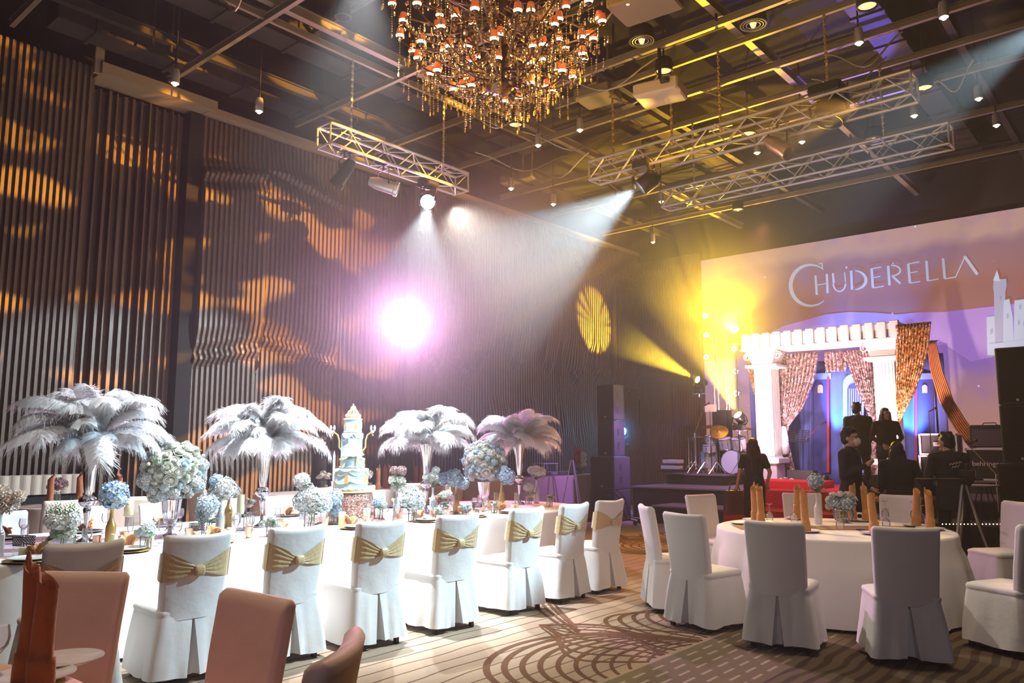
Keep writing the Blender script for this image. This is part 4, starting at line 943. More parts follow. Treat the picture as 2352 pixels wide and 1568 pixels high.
# --- lattice votive boxes
def votive(px, X, label, s=1.0):
    p = atX(px, 1150, X); t = empty('votive_lantern', (p.x, p.y, ZT + G), R(20), label, 'lantern'); t.scale = (s,) * 3
    MB().loft([[(x, y, 0) for x, y in rloop(.05, .05, .006, k=2, ns=1)], [(x, y, .145) for x, y in rloop(.05, .05, .006, k=2, ns=1)]], cap1=False).build('glass_box', M['glass'], t)
    mb = MB()
    for a in range(4):
        r_ = Matrix.Rotation(a * pi / 2, 3, 'Z')
        for j in range(6):
            for i in range(5): c = r_ @ Vector((-.04 + .02 * i + (.01 if j % 2 else 0), -.052, .09 + .011 * j)); mb.ell(tuple(c), (.0055, .0055, .0055), 6, 4)
        for z in (.085, .15): e0 = r_ @ Vector((-.052, -.052, z)); e1 = r_ @ Vector((.052, -.052, z)); mb.tube([e0, e1], .003, 4)
    mb.build('lattice', M['black'], t); put('wax', ME['pillar'], t, (0, 0, .003), (0, 0, 0), (.8, .8, .6))
votive(62, -6.75, 'black latticed votive lantern beside the edge silver bottle'); votive(455, -6.85, 'black latticed votive lantern under the grey blue hydrangea', .9); votive(1096, -6.7, 'small dark latticed lantern below the second rose ball', .9)
# --- place settings on the aisle side
gl = ['first', 'second', 'third', 'fourth', 'fifth', 'sixth', 'seventh', 'eighth']
for i, y in enumerate(rowY):
    b = Vector((-6.43, y + .02, 0)); at_ = f'at the {gl[i]} gold-sashed chair'
    c = item('charger_plate', ME['charger'], on(b), f'dark charger plate with gold rim {at_}', 'charger', 'dark chargers on the aisle side'); put('rim', ME['charger_rim'], c)
    item('dinner_plate', ME['plate'], on(b, ZT + .014), f'white dinner plate on the charger {at_}', 'plate', 'white plates on the aisle side')
    item('folded_napkin', ME['fan'][i % 3], on(b + Vector((-.30 if i % 2 else -.27, .14, 0))), f'copper folded napkin behind the plate {at_}', 'napkin', 'copper napkins on the long table', rz=i * 1.3)
    item('champagne_flute', ME['flute'], on(b + Vector((-.18, .30, 0))), f'champagne flute {at_}', 'glass', 'flutes on the long table')
    item('wine_glass', ME['wine'], on(b + Vector((-.22, -.23, 0))), f'stemmed wine glass {at_}', 'glass', 'wine glasses on the long table')
    item('copper_cup', ME['tumbler'], on(b + Vector((-.12, .22 if i % 3 else -.3, 0))), f'fluted copper cup {at_}', 'cup', 'copper cups on the long table', rz=i)
    item('copper_cup', ME['tumbler'], on(b + Vector((-.42, -.12 + .05 * (i % 3), 0))), f'fluted copper cup further in, {at_}', 'cup', 'copper cups on the long table', rz=i)
    item('wine_glass', ME['wine'], on(b + Vector((-.34, -.30, 0))), f'second, deeper set wine glass {at_}', 'glass', 'wine glasses on the long table')
    item('champagne_flute', ME['flute'], on(b + Vector((-.44, .10 + .1 * (i % 2), 0))), f'second, deeper set champagne flute {at_}', 'glass', 'flutes on the long table')
    item('copper_cup', ME['tumbler'], on(b + Vector((-.55, .30 - .1 * (i % 3), 0))), f'deepest set fluted copper cup {at_}', 'cup', 'copper cups on the long table', rz=i)
    b2 = Vector((-8.15, y + .35, 0)); q = f'on the wall side facing the {gl[i]} gold-sashed chair'
    item('charger_plate', ME['charger'], on(b2), f'dark charger plate {q}', 'charger', 'dark chargers on the wall side'); item('folded_napkin', ME['fan'][(i + 1) % 3], on(b2 + Vector((.0, 0, 0)), ZT + .010), f'copper folded napkin {q}', 'napkin', 'copper napkins on the long table', rz=i * .7)
    item('wine_glass', ME['wine'], on(b2 + Vector((.22, .1, 0))), f'stemmed wine glass {q}', 'glass', 'wine glasses on the long table')
# --- cake, its sequinned stand and candelabra
def sequin(name, c1, c2, sc=160):
    m, N, L, b = nodes(name); tc = N.new('ShaderNodeTexCoord'); v = N.new('ShaderNodeTexVoronoi'); v.inputs['Scale'].default_value = sc; L.new(tc.outputs['Object'], v.inputs['Vector'])
    sp = N.new('ShaderNodeSeparateColor'); L.new(v.outputs['Color'], sp.inputs[0]); cr = N.new('ShaderNodeValToRGB'); e = cr.color_ramp.elements; L.new(sp.outputs[0], cr.inputs[0])
    e[0].position = 0; e[0].color = (*[c * .12 for c in c1], 1); e[1].position = 1; e[1].color = (*c2, 1); q = e.new(.5); q.color = (*[c * .5 for c in c1], 1); q = e.new(.8); q.color = (*c1, 1)  # dark and bright cells put sparkle into the colour
    L.new(cr.outputs[0], b.inputs['Base Color']); b.inputs['Metallic'].default_value = .5; b.inputs['Roughness'].default_value = .28
    # each sequin tips its own way
    ge = N.new('ShaderNodeNewGeometry'); sub = N.new('ShaderNodeVectorMath'); sub.operation = 'SUBTRACT'; L.new(v.outputs['Color'], sub.inputs[0]); sub.inputs[1].default_value = (.5, .5, .5)
    scl = N.new('ShaderNodeVectorMath'); scl.operation = 'SCALE'; L.new(sub.outputs[0], scl.inputs[0]); scl.inputs['Scale'].default_value = 1.1
    ad = N.new('ShaderNodeVectorMath'); ad.operation = 'ADD'; L.new(ge.outputs['Normal'], ad.inputs[0]); L.new(scl.outputs[0], ad.inputs[1]); nm = N.new('ShaderNodeVectorMath'); nm.operation = 'NORMALIZE'; L.new(ad.outputs[0], nm.inputs[0]); L.new(nm.outputs[0], b.inputs['Normal']); b.inputs['Coat Weight'].default_value = .5; return m
M['sequin_rose'] = sequin('rose_sequins', (.75, .42, .34), (.95, .70, .60)); M['sequin_gold'] = sequin('gold_silver_sequins', (.80, .55, .50), (1.0, .92, .90), 30); M['sequin_amber'] = sequin('amber_sequins', (.95, .45, .10), (.9, .75, .55), 30)
CK = Vector((-7.25, 5.62, 0))
t = empty('cake_pedestal', (CK.x, CK.y, ZT + G), R(40), 'round cake pedestal draped in rose gold sequin cloth', 'cake stand')
cloth_mb(circle(.235, 72), .30, hem=.0, flare=.02, nf=9, amp=.012, seed=4).build('sequin_cloth', M['sequin_rose'], t, True, 60)
mb = MB(); P_ = []
for i in range(30):
    row = []
    for j in range(60): a = 2 * pi * j / 59; r = .22 + .33 * i / 29 * (1 + .15 * sin(3 * a + 1)); row.append((r * cos(a), r * sin(a), .004 + .035 * max(0, 1 - i / 29) ** .5 * abs(sin(i * .9 + 4 * sin(a * 2)))))
    P_.append(row)
mb.grid(P_); mb.build('sequin_train', M['sequin_rose'], t, True)
M['icing'] = P('pale_blue_icing', (.50, .72, .82), .45, sss=.1, bump=.05, bs=20); M['icingw'] = P('ivory_icing', (.85, .84, .78), .5, sss=.1)
M['icinggold'] = P('gold_icing', (.80, .55, .22), .35, .4)
t = empty('tiered_cake', (CK.x, CK.y, ZT + .305), R(-35), 'tall tiered pale blue and ivory cake with gold crown topper', 'cake')
MB().lathe([(0, 0), (.245, 0), (.25, .008), (.245, .016), (0, .016)], 48).build('cake_board', M['icinggold'], t, True)
def tier(r, z0, z1, mat, name='tier'):
    return MB().lathe([(0, z0), (r, z0), (r, z1 - .012), (r - .004, z1 - .004), (r - .014, z1), (0, z1)], 48).build(name, mat, t, True, 50)
b1 = tier(.185, .017, .265, M['icing']); b2 = tier(.135, .265, .385, M['icing']); b3 = tier(.112, .385, .665, M['icing']); b4 = tier(.10, .665, .83, M['icing'])
def swag(r, z, amp, n, th, mat, parent, ph=0.0, name='icing_swag'):
    pts = [(r * cos(2 * pi * i / 96), r * sin(2 * pi * i / 96), z - amp * abs(sin(n * pi * i / 96 + ph))) for i in range(97)]; MB().tube(pts, th, 6).build(name, mat, parent, True)
swag(.187, .255, .02, 8, .006, M['icingw'], b1); swag(.187, .235, .05, 6, .004, M['icinggold'], b1, .7); swag(.188, .13, .035, 5, .004, M['icinggold'], b1, .3); swag(.187, .03, -.012, 16, .008, M['icingw'], b1)
swag(.137, .375, .015, 10, .005, M['icinggold'], b2); swag(.137, .275, -.01, 14, .006, M['icingw'], b2); swag(.114, .655, .05, 5, .010, M['icing'], b3); swag(.114, .64, .06, 4, .006, M['icingw'], b3, .5); swag(.102, .672, -.004, 12, .004, M['icingw'], b4); swag(.101, .82, .006, 16, .005, M['icingw'], b4)
for k in range(5):
    a = k * 2 * pi / 5 + .3; mb = MB(); mb.ell((0, 0, 0), (.016, .006, .045), 12, 8); mb.build('gold_medallion', M['icinggold'], b4, True, loc=(.099 * cos(a), .099 * sin(a), .745), rz=a + pi / 2)
    mb = MB(); mb.loft([[(x * .022, -.004, .05 * y) for x, y in ((-1, -1), (1, -1), (1, .6), (0, 1), (-1, .6))], [(x * .022, .006, .05 * y) for x, y in ((-1, -1), (1, -1), (1, .6), (0, 1), (-1, .6))]]); mb.build('arched_plaque', M['icinggold'], b1, loc=(.186 * cos(a + .6), .186 * sin(a + .6), .15), rz=a + .6 + pi / 2)
    MB().tube([(.137 * cos(a), .137 * sin(a), .27), (.142 * cos(a), .142 * sin(a), .30), (.136 * cos(a), .136 * sin(a), .33), (.142 * cos(a), .142 * sin(a), .38)], .008, 8).build('gold_column', M['icinggold'], b2, True)
for a0 in (-1.9, -1.5, -.4, .3): MB().tube([(.114 * cos(a0 + .10 * s), .114 * sin(a0 + .10 * s), .64 - .25 * s) for s in [i / 10 for i in range(11)]], [.010 + .006 * i / 10 for i in range(11)], 8).build('icing_drape', M['icing'], b3, True)
mb = MB(); vd = -_rt * .0 - _hd       # ivory sugar ruffle on the front of the middle tier
rows = []
for v in range(9):
    s = v / 8; row = []
    for u in range(15): a = (u - 7) / 7; w = .03 + .10 * s ** 1.2; row.append((a * w, -.118 - .03 * s - .008 * abs(cos(u * 1.6)), .60 - .20 * s + .015 * a * a * s))
    rows.append(row)
mb.grid(rows); mb.build('sugar_ruffle', M['icingw'], b3, True, rz=YAW + R(35) + .25)
mb = MB()
for k in range(11): a = 2 * pi * k / 11; mb.ell((.07 * cos(a), .07 * sin(a), .855), (.022, .022, .026), 10, 6); mb.tube([(.07 * cos(a), .07 * sin(a), .86), (.05 * cos(a), .05 * sin(a), .91), (.0, .0, .945)], .007, 6)
mb.lathe([(.08, .83), (.085, .845), (.075, .86)], 32, cap=False); mb.ell((0, 0, .93), (.036, .036, .045), 14, 8); mb.ell((0, 0, .985), .010, 8, 6)
mb.build('crown_topper', P('pale_gold_crown', (.85, .62, .36), .4, .3), t, True)
for s, az in ((1, .0), (-1, .0)):
    q = _rt * s; q = Matrix.Rotation(R(35), 3, 'Z') @ q; mb = MB()
    mb.tube([(q.x * r, q.y * r, z) for r, z in ((.118, .46), (.15, .50), (.15, .58), (.17, .64), (.21, .67), (.235, .63))], .009, 8); mb.build('gold_ribbon', M['icinggold'], t, True)
    mb = MB()
    for e in (-1, 1):
        mb.ell((q.x * (.23 + .02 * e), q.y * (.23 + .02 * e), .715), (.014, .014, .035), 10, 6)
    mb.ell((q.x * .225, q.y * .225, .675), (.022, .022, .018), 10, 6); mb.build('sugar_bow', M['icingw'], t, True)
def candelabra(p, label):
    t = empty('candelabra', (p.x, p.y, ZT + G), YAW, label, 'candelabra')
    MB().lathe([(.07, 0), (.072, .01), (.02, .03), (.012, .06), (.018, .09), (.010, .12), (.010, .34), (.016, .36), (0, .37)], 24).build('base', M['silver'], t, True)
    for dx, dz in ((-.10, .40), (.0, .46)):
        MB().tube([(0, 0, .30), (dx * .5, 0, .29), (dx, 0, dz - .08), (dx, 0, dz - .04)], .006, 8).build('arm', M['silver'], t, True)
        c = MB().lathe([(.008, dz - .12), (.022, dz - .08), (.026, dz - .02), (.032, dz), (.0, dz)], 20, c=(dx, 0, 0)).build('socket', M['silver'], t, True)
        MB().lathe([(.014, dz), (.013, dz + .30), (.009, dz + .325), (.002, dz + .36)], 16, c=(dx, 0, 0)).build('taper_candle', M['candlewhite'], c, True)
candelabra(atX(784, 1150, -7.75), 'silver candelabra with two tall white tapers left of the cake'.replace(' left of', ' beside'))
t = empty('ribbed_bar', (atX(88, 1112, -11.25).x, atX(88, 1112, -11.25).y, 0), 0, 'low bar with pale ribbed top behind the edge carnations', 'bar'); MB().box((0, 0, .48), (.3, 1.2, .96)).build('base', M['blackmat'], t)
mb = MB(); P_ = [[(.17 + .02 * abs(sin(u * .55)), -.62 + 1.24 * u / 60, z) for u in range(61)] for z in (.97, 1.21)]; mb.grid(P_); mb.box((0, 0, 1.09), (.33, 1.22, .235)); mb.build('ribbed_front', M['beige'], t)
# --- guest table: plates, napkin towers, upturned glasses, centre vases
gn = [(1718, 1190, 'beside the aisle-edge chair'), (1747, 1197, 'second along from the aisle edge'), (1765, 1172, 'behind the aisle pair'), (1852, 1217, 'leaning before the white bottle'), (2000, 1178, 'behind the front glass'), (2008, 1222, 'tallest, at the picture front of the table'), (2108, 1172, 'in front of the tripod legs'), (2137, 1212, 'beside the shaded chair top'), (2165, 1204, 'by the tripod stand')]
for i, (x, y, w) in enumerate(gn):
    p = atz(x, y, ZT + .02); d = Vector((p.x - TC.x, p.y - TC.y)); d = d * (min(d.length, .93) / d.length); p = Vector((TC.x + d.x, TC.y + d.y, 0))
    item('dinner_plate', ME['plate'], on(p), f'white plate under the ochre napkin tower {w}', 'plate', 'plates on the guest table')
    k = item('napkin_tower', ME['roll'][i % 3], on(p, ZT + .016), f'tall rolled ochre napkin {w}', 'napkin', 'ochre napkin towers', rz=i * 1.1); k.rotation_euler = (R((i % 3 - 1) * 2), R((i % 2) * 3 - 2), i * 1.1); k.location.z += .002
def upturned(x, y, w):
    p = atz(x, y, ZT); o = item('wine_glass', ME['wine'], on(p, ZT + .188), f'upturned wine glass {w}', 'glass', 'upturned glasses on the guest table'); o.rotation_euler = (pi, 0, 0)
for x, y, w in ((1768, 1196, 'beside the aisle napkins'), (1824, 1198, 'between aisle napkins and white bottle'), (1836, 1180, 'behind the leaning napkin'), (1930, 1215, 'before the glass bowl'), (2036, 1212, 'right behind the front napkin tower'.replace('right ', 'just ')), (2034, 1188, 'deeper in, behind the front napkin tower'), (2100, 1190, 'near the tripod stand'), (2118, 1200, 'beside the shaded chair back')): upturned(x, y, w)
p = atz(1880, 1203, ZT); tb = bottle('white', 1880, p.x, 'plain white bottle vase with one grey blue hydrangea', [('grey', -.01, .14, .085)], seed=31, leaves=5)
tb.location = on(p); tb.scale = (.95,) * 3
p = atz(1938, 1200, ZT); t = empty('flower_bowl', on(p), 0, 'clear glass bowl under blue hydrangea and cream roses', 'vase'); put('glass_bowl', ME['bowl'], t, (0, 0, 0), (0, 0, 0), 1.05); rd = random.Random(9)
for k, dx, dy, dz, r in (('grey', -.07, 0, .21, .08), ('grey', .06, -.03, .21, .08), ('blue', 0, .06, .20, .08), ('rose', -.08, -.03, .29, .045), ('rose', .0, -.05, .30, .05), ('rose', .08, -.02, .29, .05), ('peach', .03, .05, .30, .045), ('rosegreen', -.04, .05, .30, .045), ('rosegreen', .11, .03, .26, .04), ('carncream', -.14, .02, .23, .05), ('carncream', -.16, .05, .16, .045)):
    flower(t, k, (dx, dy, dz), r, rd)
for k in range(9): MB().tube([(.07 * cos(k * .7), .07 * sin(k * .7), .01), (.03 * cos(k * .7 + 2), .03 * sin(k * .7 + 2), .17)], .003, 5).build('stem', M['stem'], t)
for x, y, w in ((2085, 1168, 'by the far rim of the guest table'), (1705, 1203, 'by the aisle rim of the guest table')):
    item('dinner_plate', ME['plate'], on(atz(x, y, ZT)) , f'empty white plate {w}', 'plate', 'plates on the guest table')
mb = MB(); mb.rbox((0, 0, .006), (.075, .15, .010), .003); mb.build('mobile_phone', M['black'], loc=on(atz(1985, 1219, ZT)), rz=1.0, label='black phone lying before the guest table centre', cat='phone')
item('napkin_ring', MB().tube([(.035 * cos(a), 0, .036 + .035 * sin(a)) for a in [2 * pi * i / 24 for i in range(25)]], .009, 8).mesh('napkin_ring', M['candlewhite'], True), on(atz(1975, 1193, ZT)), 'small cream ring ornament beside the glass bowl', 'ornament')
# --- near table
for x, y, w, m_, s in ((62, 1566, 'taller rust napkin roll standing at the cropped near table', 0, 1.08), (92, 1575, 'shorter rust napkin roll in front of the taller one', 1, 1.0)):
    p = atz(x, y, ZT + .01); item('napkin_tower', ME['rollrust'][m_], on(p, ZT + .018), w, 'napkin', 'rust napkin rolls', rz=2.1 + m_, sc=s)
item('dinner_plate', ME['plate'], on(atz(78, 1560, ZT)), 'blush-lit plate under the rust napkins', 'plate')
item('side_plate', ME['plate'], on(atz(150, 1522, ZT)), 'clear rimmed side plate beside the rust napkins', 'plate')
item('wine_glass', ME['wine'], on(atz(-12, 1560, ZT)), 'wine glass cut by the picture edge at the near table', 'glass')
# --- things on the dim wall-side tables
ZB = ZT + .102
bg = [(868, 1110, -10.3), (884, 1112, -10.45), (896, 1108, -10.6), (822, 1110, -10.4), (998, 1100, -10.5), (1008, 1104, -10.3), (955, 1110, -10.6)]
for i, (x, y, X) in enumerate(bg):
    p = atX(x, y, X); p.y = max(7.0, min(9.7, p.y)); item('napkin_tower', ME['rollrust'][i % 2], on(p, ZB), f'rust napkin roll on the dim table behind the cake, {gl[i]} along', 'napkin', 'rust napkins on the wall-side table', rz=i)
for i, (x, y) in enumerate(((-10.4, 3.6), (-10.6, 4.0), (-10.4, 4.4))): item('napkin_tower', ME['rollrust'][i % 2], Vector((x, y, ZB)), f'rust napkin roll behind the first plume vase, {gl[i]} along', 'napkin', 'rust napkins on the second wall-side table', rz=i)
for i, (x, y, k) in enumerate(((-10.5, 7.6, 'peach'), (-10.45, 8.4, 'carnpeach'), (-10.55, 9.2, 'dusty'), (-10.62, 3.75, 'dusty'))):
    t = empty('flower_vase', (x, y, ZB), 0, f'dim posy of {"peach" if k != "dusty" else "mauve"} blooms on a wall-side table, {gl[i]} along', 'vase', 'posies on the wall-side tables'); put('glass_vase', ME['cylinder'], t, (0, 0, 0), (0, 0, 0), 1.0); rd = random.Random(i)
    for j in range(5): flower(t, k, (.07 * cos(j * 1.3), .07 * sin(j * 1.3), .22 + .03 * (j % 3)), .055, rd)
    for j in range(3): put('stem', ME['stemg'], t, (.01 * j - .01, 0, .015))
for i in range(6): item('copper_cup', ME['tumbler'], Vector((-10.28 - .25 * (i % 2), 7.2 + .45 * i, ZB)), f'small copper cup on the dim table behind the cake, {gl[i]} along', 'cup', 'copper cups on the wall-side table')
# --- buffet things
ZF = .958
for i, y in enumerate((13.2, 13.6, 13.95)):
    for j in range(3): item('dinner_plate', ME['plate'], Vector((-10.3, y, ZF + .024 * j)), f'white plate in the {gl[i]} buffet stack, {["bottom","middle","top"][j]} one', 'plate', 'stacked plates on the buffet')
mb = MB(); mb.rbox((0, 0, .09), (.34, .5, .18), .01); mb.build('equipment_box', M['black'], None, loc=(-10.35, 12.55, ZF), label='black box on the buffet behind the last plume', cat='box')
mb = MB(); mb.box((0, 0, .24), (.3, .5, .015)); [mb.tube([(dx, dy, 0), (dx, dy, .24)], .008, 6) for dx in (-.13, .13) for dy in (-.22, .22)]; mb.build('buffet_riser', M['silverpaint'], None, loc=(-10.45, 13.2, ZF), label='thin metal riser shelf on the buffet', cat='rack')
for i in range(4): item('wine_glass', ME['wine'], Vector((-10.2, 12.0 + .09 * i, ZF)), f'wine glass at the dim end of the buffet, {gl[i]} in line', 'glass', 'wine glasses on the buffet')
t = empty('flower_pot', (-10.3, 14.25, ZF), 0, 'pot of red and white blooms on the buffet by the loudspeakers', 'vase'); MB().lathe([(.06, 0), (.08, .13), (.075, .13), (0, .12)], 20).build('pot', P('green_pot', (.02, .10, .04), .5), t, True); rd = random.Random(3)
M['redpetal'] = P('red_petal', (.55, .05, .07), .7); FL['red'] = carnation_mesh(M['redpetal'], 9)
for j in range(9): flower(t, 'red' if j % 3 else 'carn', (.08 * cos(j * 2.1), .08 * sin(j * 2.1), .20 + .035 * j), .07, rd, 'carnation')
# slim violet easel beside the buffet
t = empty('metal_easel', atX(1315, 1150, -9.6) * 1, 0, 'slim metal easel standing before the violet buffet cloth', 'easel'); t.location.z = 0
for dx, dy in ((-.28, -.1), (.28, -.1), (.02, .35)): MB().tube([(dx, dy, 0), (dx * .08, dy * .1, 1.28)], .012, 8).build('leg', M['truss'], t)
MB().tube([(-.2, -.1, .42), (.2, -.1, .42)], .012, 8).build('shelf_bar', M['truss'], t)
# ================================================================== STAGE SET
AY = 17.55
def X_at(px, Y, y=900): return atY(px, y, Y).x
arch = empty('wedding_arch', (-6.2, AY, .68), 0, 'white classical arch with two fluted columns on the stage', 'arch')
def ab(mb, name, mat=None, smooth=False): return mb.build(name, mat or M['plaster'], arch, smooth)
xl, xr = X_at(1762, AY) + 6.2, X_at(2040, AY) + 6.2
for xc in (xl, xr):
    mb = MB(); loops = []
    for z in (.62, .66, 2.62, 2.66):        # fluted square shaft
        lp = []; hw = .205 if z in (.66, 2.62) else .225; n = 6
        for s in range(4):
            r_ = Matrix.Rotation(s * pi / 2, 3, 'Z')
            for i in range(n * 4):
                u = i / (n * 4); q = -hw + 2 * hw * u; d = hw - (.022 if (i % 4) in (2, 3) and .06 < u < .96 else 0); v = r_ @ Vector((q, -d, 0)); lp.append((xc + v.x, v.y, z))
        loops.append(lp)
    mb.loft(loops); ab(mb, 'column_shaft')
    ab(MB().rbox((xc, 0, .25), (.50, .50, .50), .02), 'pedestal'); ab(MB().rbox((xc, 0, .555), (.66, .66, .13), .02), 'column_base')
    mb = MB(); mb.rbox((xc, 0, 2.70), (.74, .66, .07), .012); mb.loft([[(xc + x, y, 2.735) for x, y in rloop(.24, .24, .02, k=2, ns=2)], [(xc + x, y, 2.92) for x, y in rloop(.31, .29, .02, k=2, ns=2)], [(xc + x, y, 3.06) for x, y in rloop(.36, .33, .02, k=2, ns=2)]]); ab(mb, 'capital')
    for s in (-1, 1): ab(MB().tube([(xc + s * .36 + .10 * (1 - k / 26) * cos(s * k * .5), -.20, 2.93 + .10 * (1 - k / 26) * sin(k * .5)) for k in range(22)], .020, 6), 'scroll')
mb = MB(); W0 = xr - xl + .86; xm = (xl + xr) / 2; mb.rbox((xm, .05, 3.24), (W0 - .06, .86, .34), .012); mb.rbox((xm, .05, 3.08), (W0 + .02, .96, .05), .012); ab(mb, 'entablature')
nb = 14
for k in range(nb):
    xx = xm - W0 / 2 + (k + .5) * W0 / nb; ab(MB().rbox((xx, -.39, 3.27), (W0 / nb * .70, .09, .34 + .015 * (k % 2)), .015), 'fluted_block')
def drape(name, Lp, Rp, Y, nf, amp, mat, rows=26, dY=0.0, **k):
    def ev(P_, t):
        f = t * (len(P_) - 1); i = min(int(f), len(P_) - 2); u = f - i; return (P_[i][0] + (P_[i + 1][0] - P_[i][0]) * u, P_[i][1] + (P_[i + 1][1] - P_[i][1]) * u)
    nu = nf * 6; G_ = []
    for v in range(rows + 1):
        t = v / rows; a = ev(Lp, t); b = ev(Rp, t); A = atY(a[0], a[1], Y + dY * t); B = atY(b[0], b[1], Y + dY * t); w = (B - A).length; am = min(amp, w / nf * .55); row = []
        for u in range(nu + 1): s = u / nu; p = A.lerp(B, s); p.y += am * sin(2 * pi * nf * s + .8 * sin(3 * t)) ; p.z += .012 * sin(2 * pi * nf * s) * (1 if v == rows else 0); row.append(p)
        G_.append(row)
    o = MB().grid(G_).build(name, mat, None, True, None, **k); sm = o.modifiers.new('s', 'SOLIDIFY'); sm.thickness = .006; return o
SQ, SQA = M['sequin_gold'], M['sequin_amber']
drape('sequin_curtain', [(1779, 815), (1779, 870), (1781, 930), (1793, 978), (1792, 1000), (1791, 1040), (1790, 1090)], [(1881, 808), (1871, 870), (1848, 930), (1812, 978), (1808, 1000), (1818, 1045), (1828, 1090)], AY + .42, 12, .05, SQ, rows=40, label='sequin curtain gathered low inside the column nearer the drums', cat='curtain')
MB().lathe([(.085, 0), (.10, .1), (.095, .35), (.07, .55), (.055, .62), (.05, .64)], 28, rib=.06, nrib=9).build('white_tie_cloth', M['cover'], None, True, None, tuple(atY(1803, 1043, AY + .36)), label='white satin tie hanging round the gathered sequin curtain', cat='curtain tie')
drape('sequin_curtain', [(1934, 806), (1952, 850), (1966, 890), (1984, 930), (1998, 960), (1996, 1000), (1994, 1050), (1992, 1092)], [(2012, 800), (2014, 850), (2014, 890), (2014, 930), (2014, 962), (2016, 1000), (2018, 1050), (2020, 1092)], AY + .45, 11, .05, SQ, rows=40, label='purple silver sequin curtain sweeping behind the suited man', cat='curtain')
drape('sequin_swag', [(1892, 808), (1893, 830), (1896, 855)], [(1940, 806), (1946, 826), (1944, 852)], AY + .50, 6, .04, SQ, rows=10, label='short sequin swag hanging from the middle of the arch', cat='curtain')
drape('sequin_curtain', [(2057, 746), (2057, 800), (2057, 850), (2057, 900), (2058, 945), (2058, 978)], [(2139, 738), (2132, 800), (2119, 850), (2101, 900), (2078, 945), (2062, 978)], AY - .46, 11, .05, SQA, rows=36, dY=.35, label='amber sequin curtain sweeping down outside the farther column', cat='curtain')
drape('sequin_curtain', [(1705, 780), (1712, 830), (1722, 870), (1731, 905)], [(1716, 778), (1737, 830), (1738, 870), (1738, 905)], AY + .05, 4, .04, SQA, rows=16, label='narrow amber sequin strip at the drum side of the arch', cat='curtain')
drape('orange_drape', [(2128, 783), (2136, 850), (2156, 920), (2192, 985), (2236, 1040)], [(2149, 782), (2164, 850), (2190, 920), (2218, 965), (2252, 1012)], 18.1, 7, .06, M['orange'], label='burnt orange cloth sweeping off the backdrop towards the amplifiers', cat='curtain')
drape('orange_drape', [(2300, 1062), (2312, 1030), (2330, 1005), (2350, 985)], [(2318, 1092), (2335, 1070), (2350, 1050), (2385, 1040)], 18.1, 6, .06, M['orange'], label='smaller orange cloth bunched behind the dark speaker at the screen foot', cat='curtain')
op_ = atY(2139, 783, 18.1); MB().tube([(op_.x, 18.14, .69), (op_.x, 18.14, op_.z + .02)], .02, 8).tube([(op_.x - .15, 18.14, op_.z), (op_.x + .15, 18.14, op_.z)], .015, 6).build('drape_stand', M['black'], None, label='dark pole holding up the burnt orange cloth', cat='stand')
# backdrop with printed castle gate
M['bdblue'] = P('backdrop_blue_cloth', (.10, .14, .42), .8, bump=.2, bs=4); M['bdlight'] = P('backdrop_pale_blue', (.22, .30, .60), .8); M['bdnavy'] = P('backdrop_navy', (.04, .05, .20), .8)
M['bdorange'] = P('glowing_window_print', (.9, .35, .2), .7, em=(.8, .25, .12), es=.6, sample=False); M['bdred'] = P('backdrop_red_line', (.55, .02, .04), .8); M['bdwhite'] = P('backdrop_white_print', (.55, .65, .8), .7)  # window print is given emission; its glow is painted in
BY = 18.72
bd = MB(); BL, BR = X_at(1722, BY), X_at(2172, BY); G_ = []
for v in range(8):
    z = .69 + (3.55 - .69) * v / 7; G_.append([(BL + (BR - BL) * u / 80, BY + .035 * sin(u * .8), z + (.0)) for u in range(81)])
bd.grid(G_); bdo = bd.build('stage_backdrop', M['bdblue'], None, True, None, label='blue printed cloth backdrop behind the arch', cat='backdrop'); bdo.modifiers.new('s', 'SOLIDIFY').thickness = .01
def bdec(name, pts, mat, dy=.06): return MB().poly([atY(x, y, BY - dy) for x, y in pts], (0, .008, 0)).build(name, mat, bdo)
def archp(cx, y0, y1, w): return [(cx - w, y1), (cx - w, y0 + w)] + [(cx - w * cos(R(a)), y0 + w - w * sin(R(a))) for a in (20, 45, 70, 90, 110, 135, 160)] + [(cx + w, y0 + w), (cx + w, y1)]
for cx in (1884, 2124):
    bdec('tower_print', [(cx - 22, 1086), (cx - 20, 868), (cx + 20, 866), (cx + 22, 1086)], M['bdnavy'], .05); bdec('parapet_print', [(cx - 25, 872), (cx - 25, 858), (cx + 25, 856), (cx + 25, 870)], M['bdlight'], .075)
    bdec('window_print', archp(cx, 883, 902, 6), M['bdorange'], .08)
for x in (1902, 2104): bdec('red_ribbon', [(x - 2.5, 1084), (x - 2.5, 866), (x + 2.5, 866), (x + 2.5, 1084)], M['bdred'], .09)
bdec('gate_print', archp(1960, 858, 1086, 24), M['bdlight'], .06); bdec('gate_print', archp(1962, 880, 1086, 16), M['bdnavy'], .075)
for k in range(6): bdec('gate_bar', [(1950 + 5 * k, 1084), (1950 + 5 * k, 892), (1951.5 + 5 * k, 892), (1951.5 + 5 * k, 1084)], M['bdwhite'], .09)
for k in range(12): x = 1735 + 12 * k; bdec('plank_line', [(x, 1084), (x, 880), (x + 1, 880), (x + 1, 1084)], M['bdnavy'], .07)
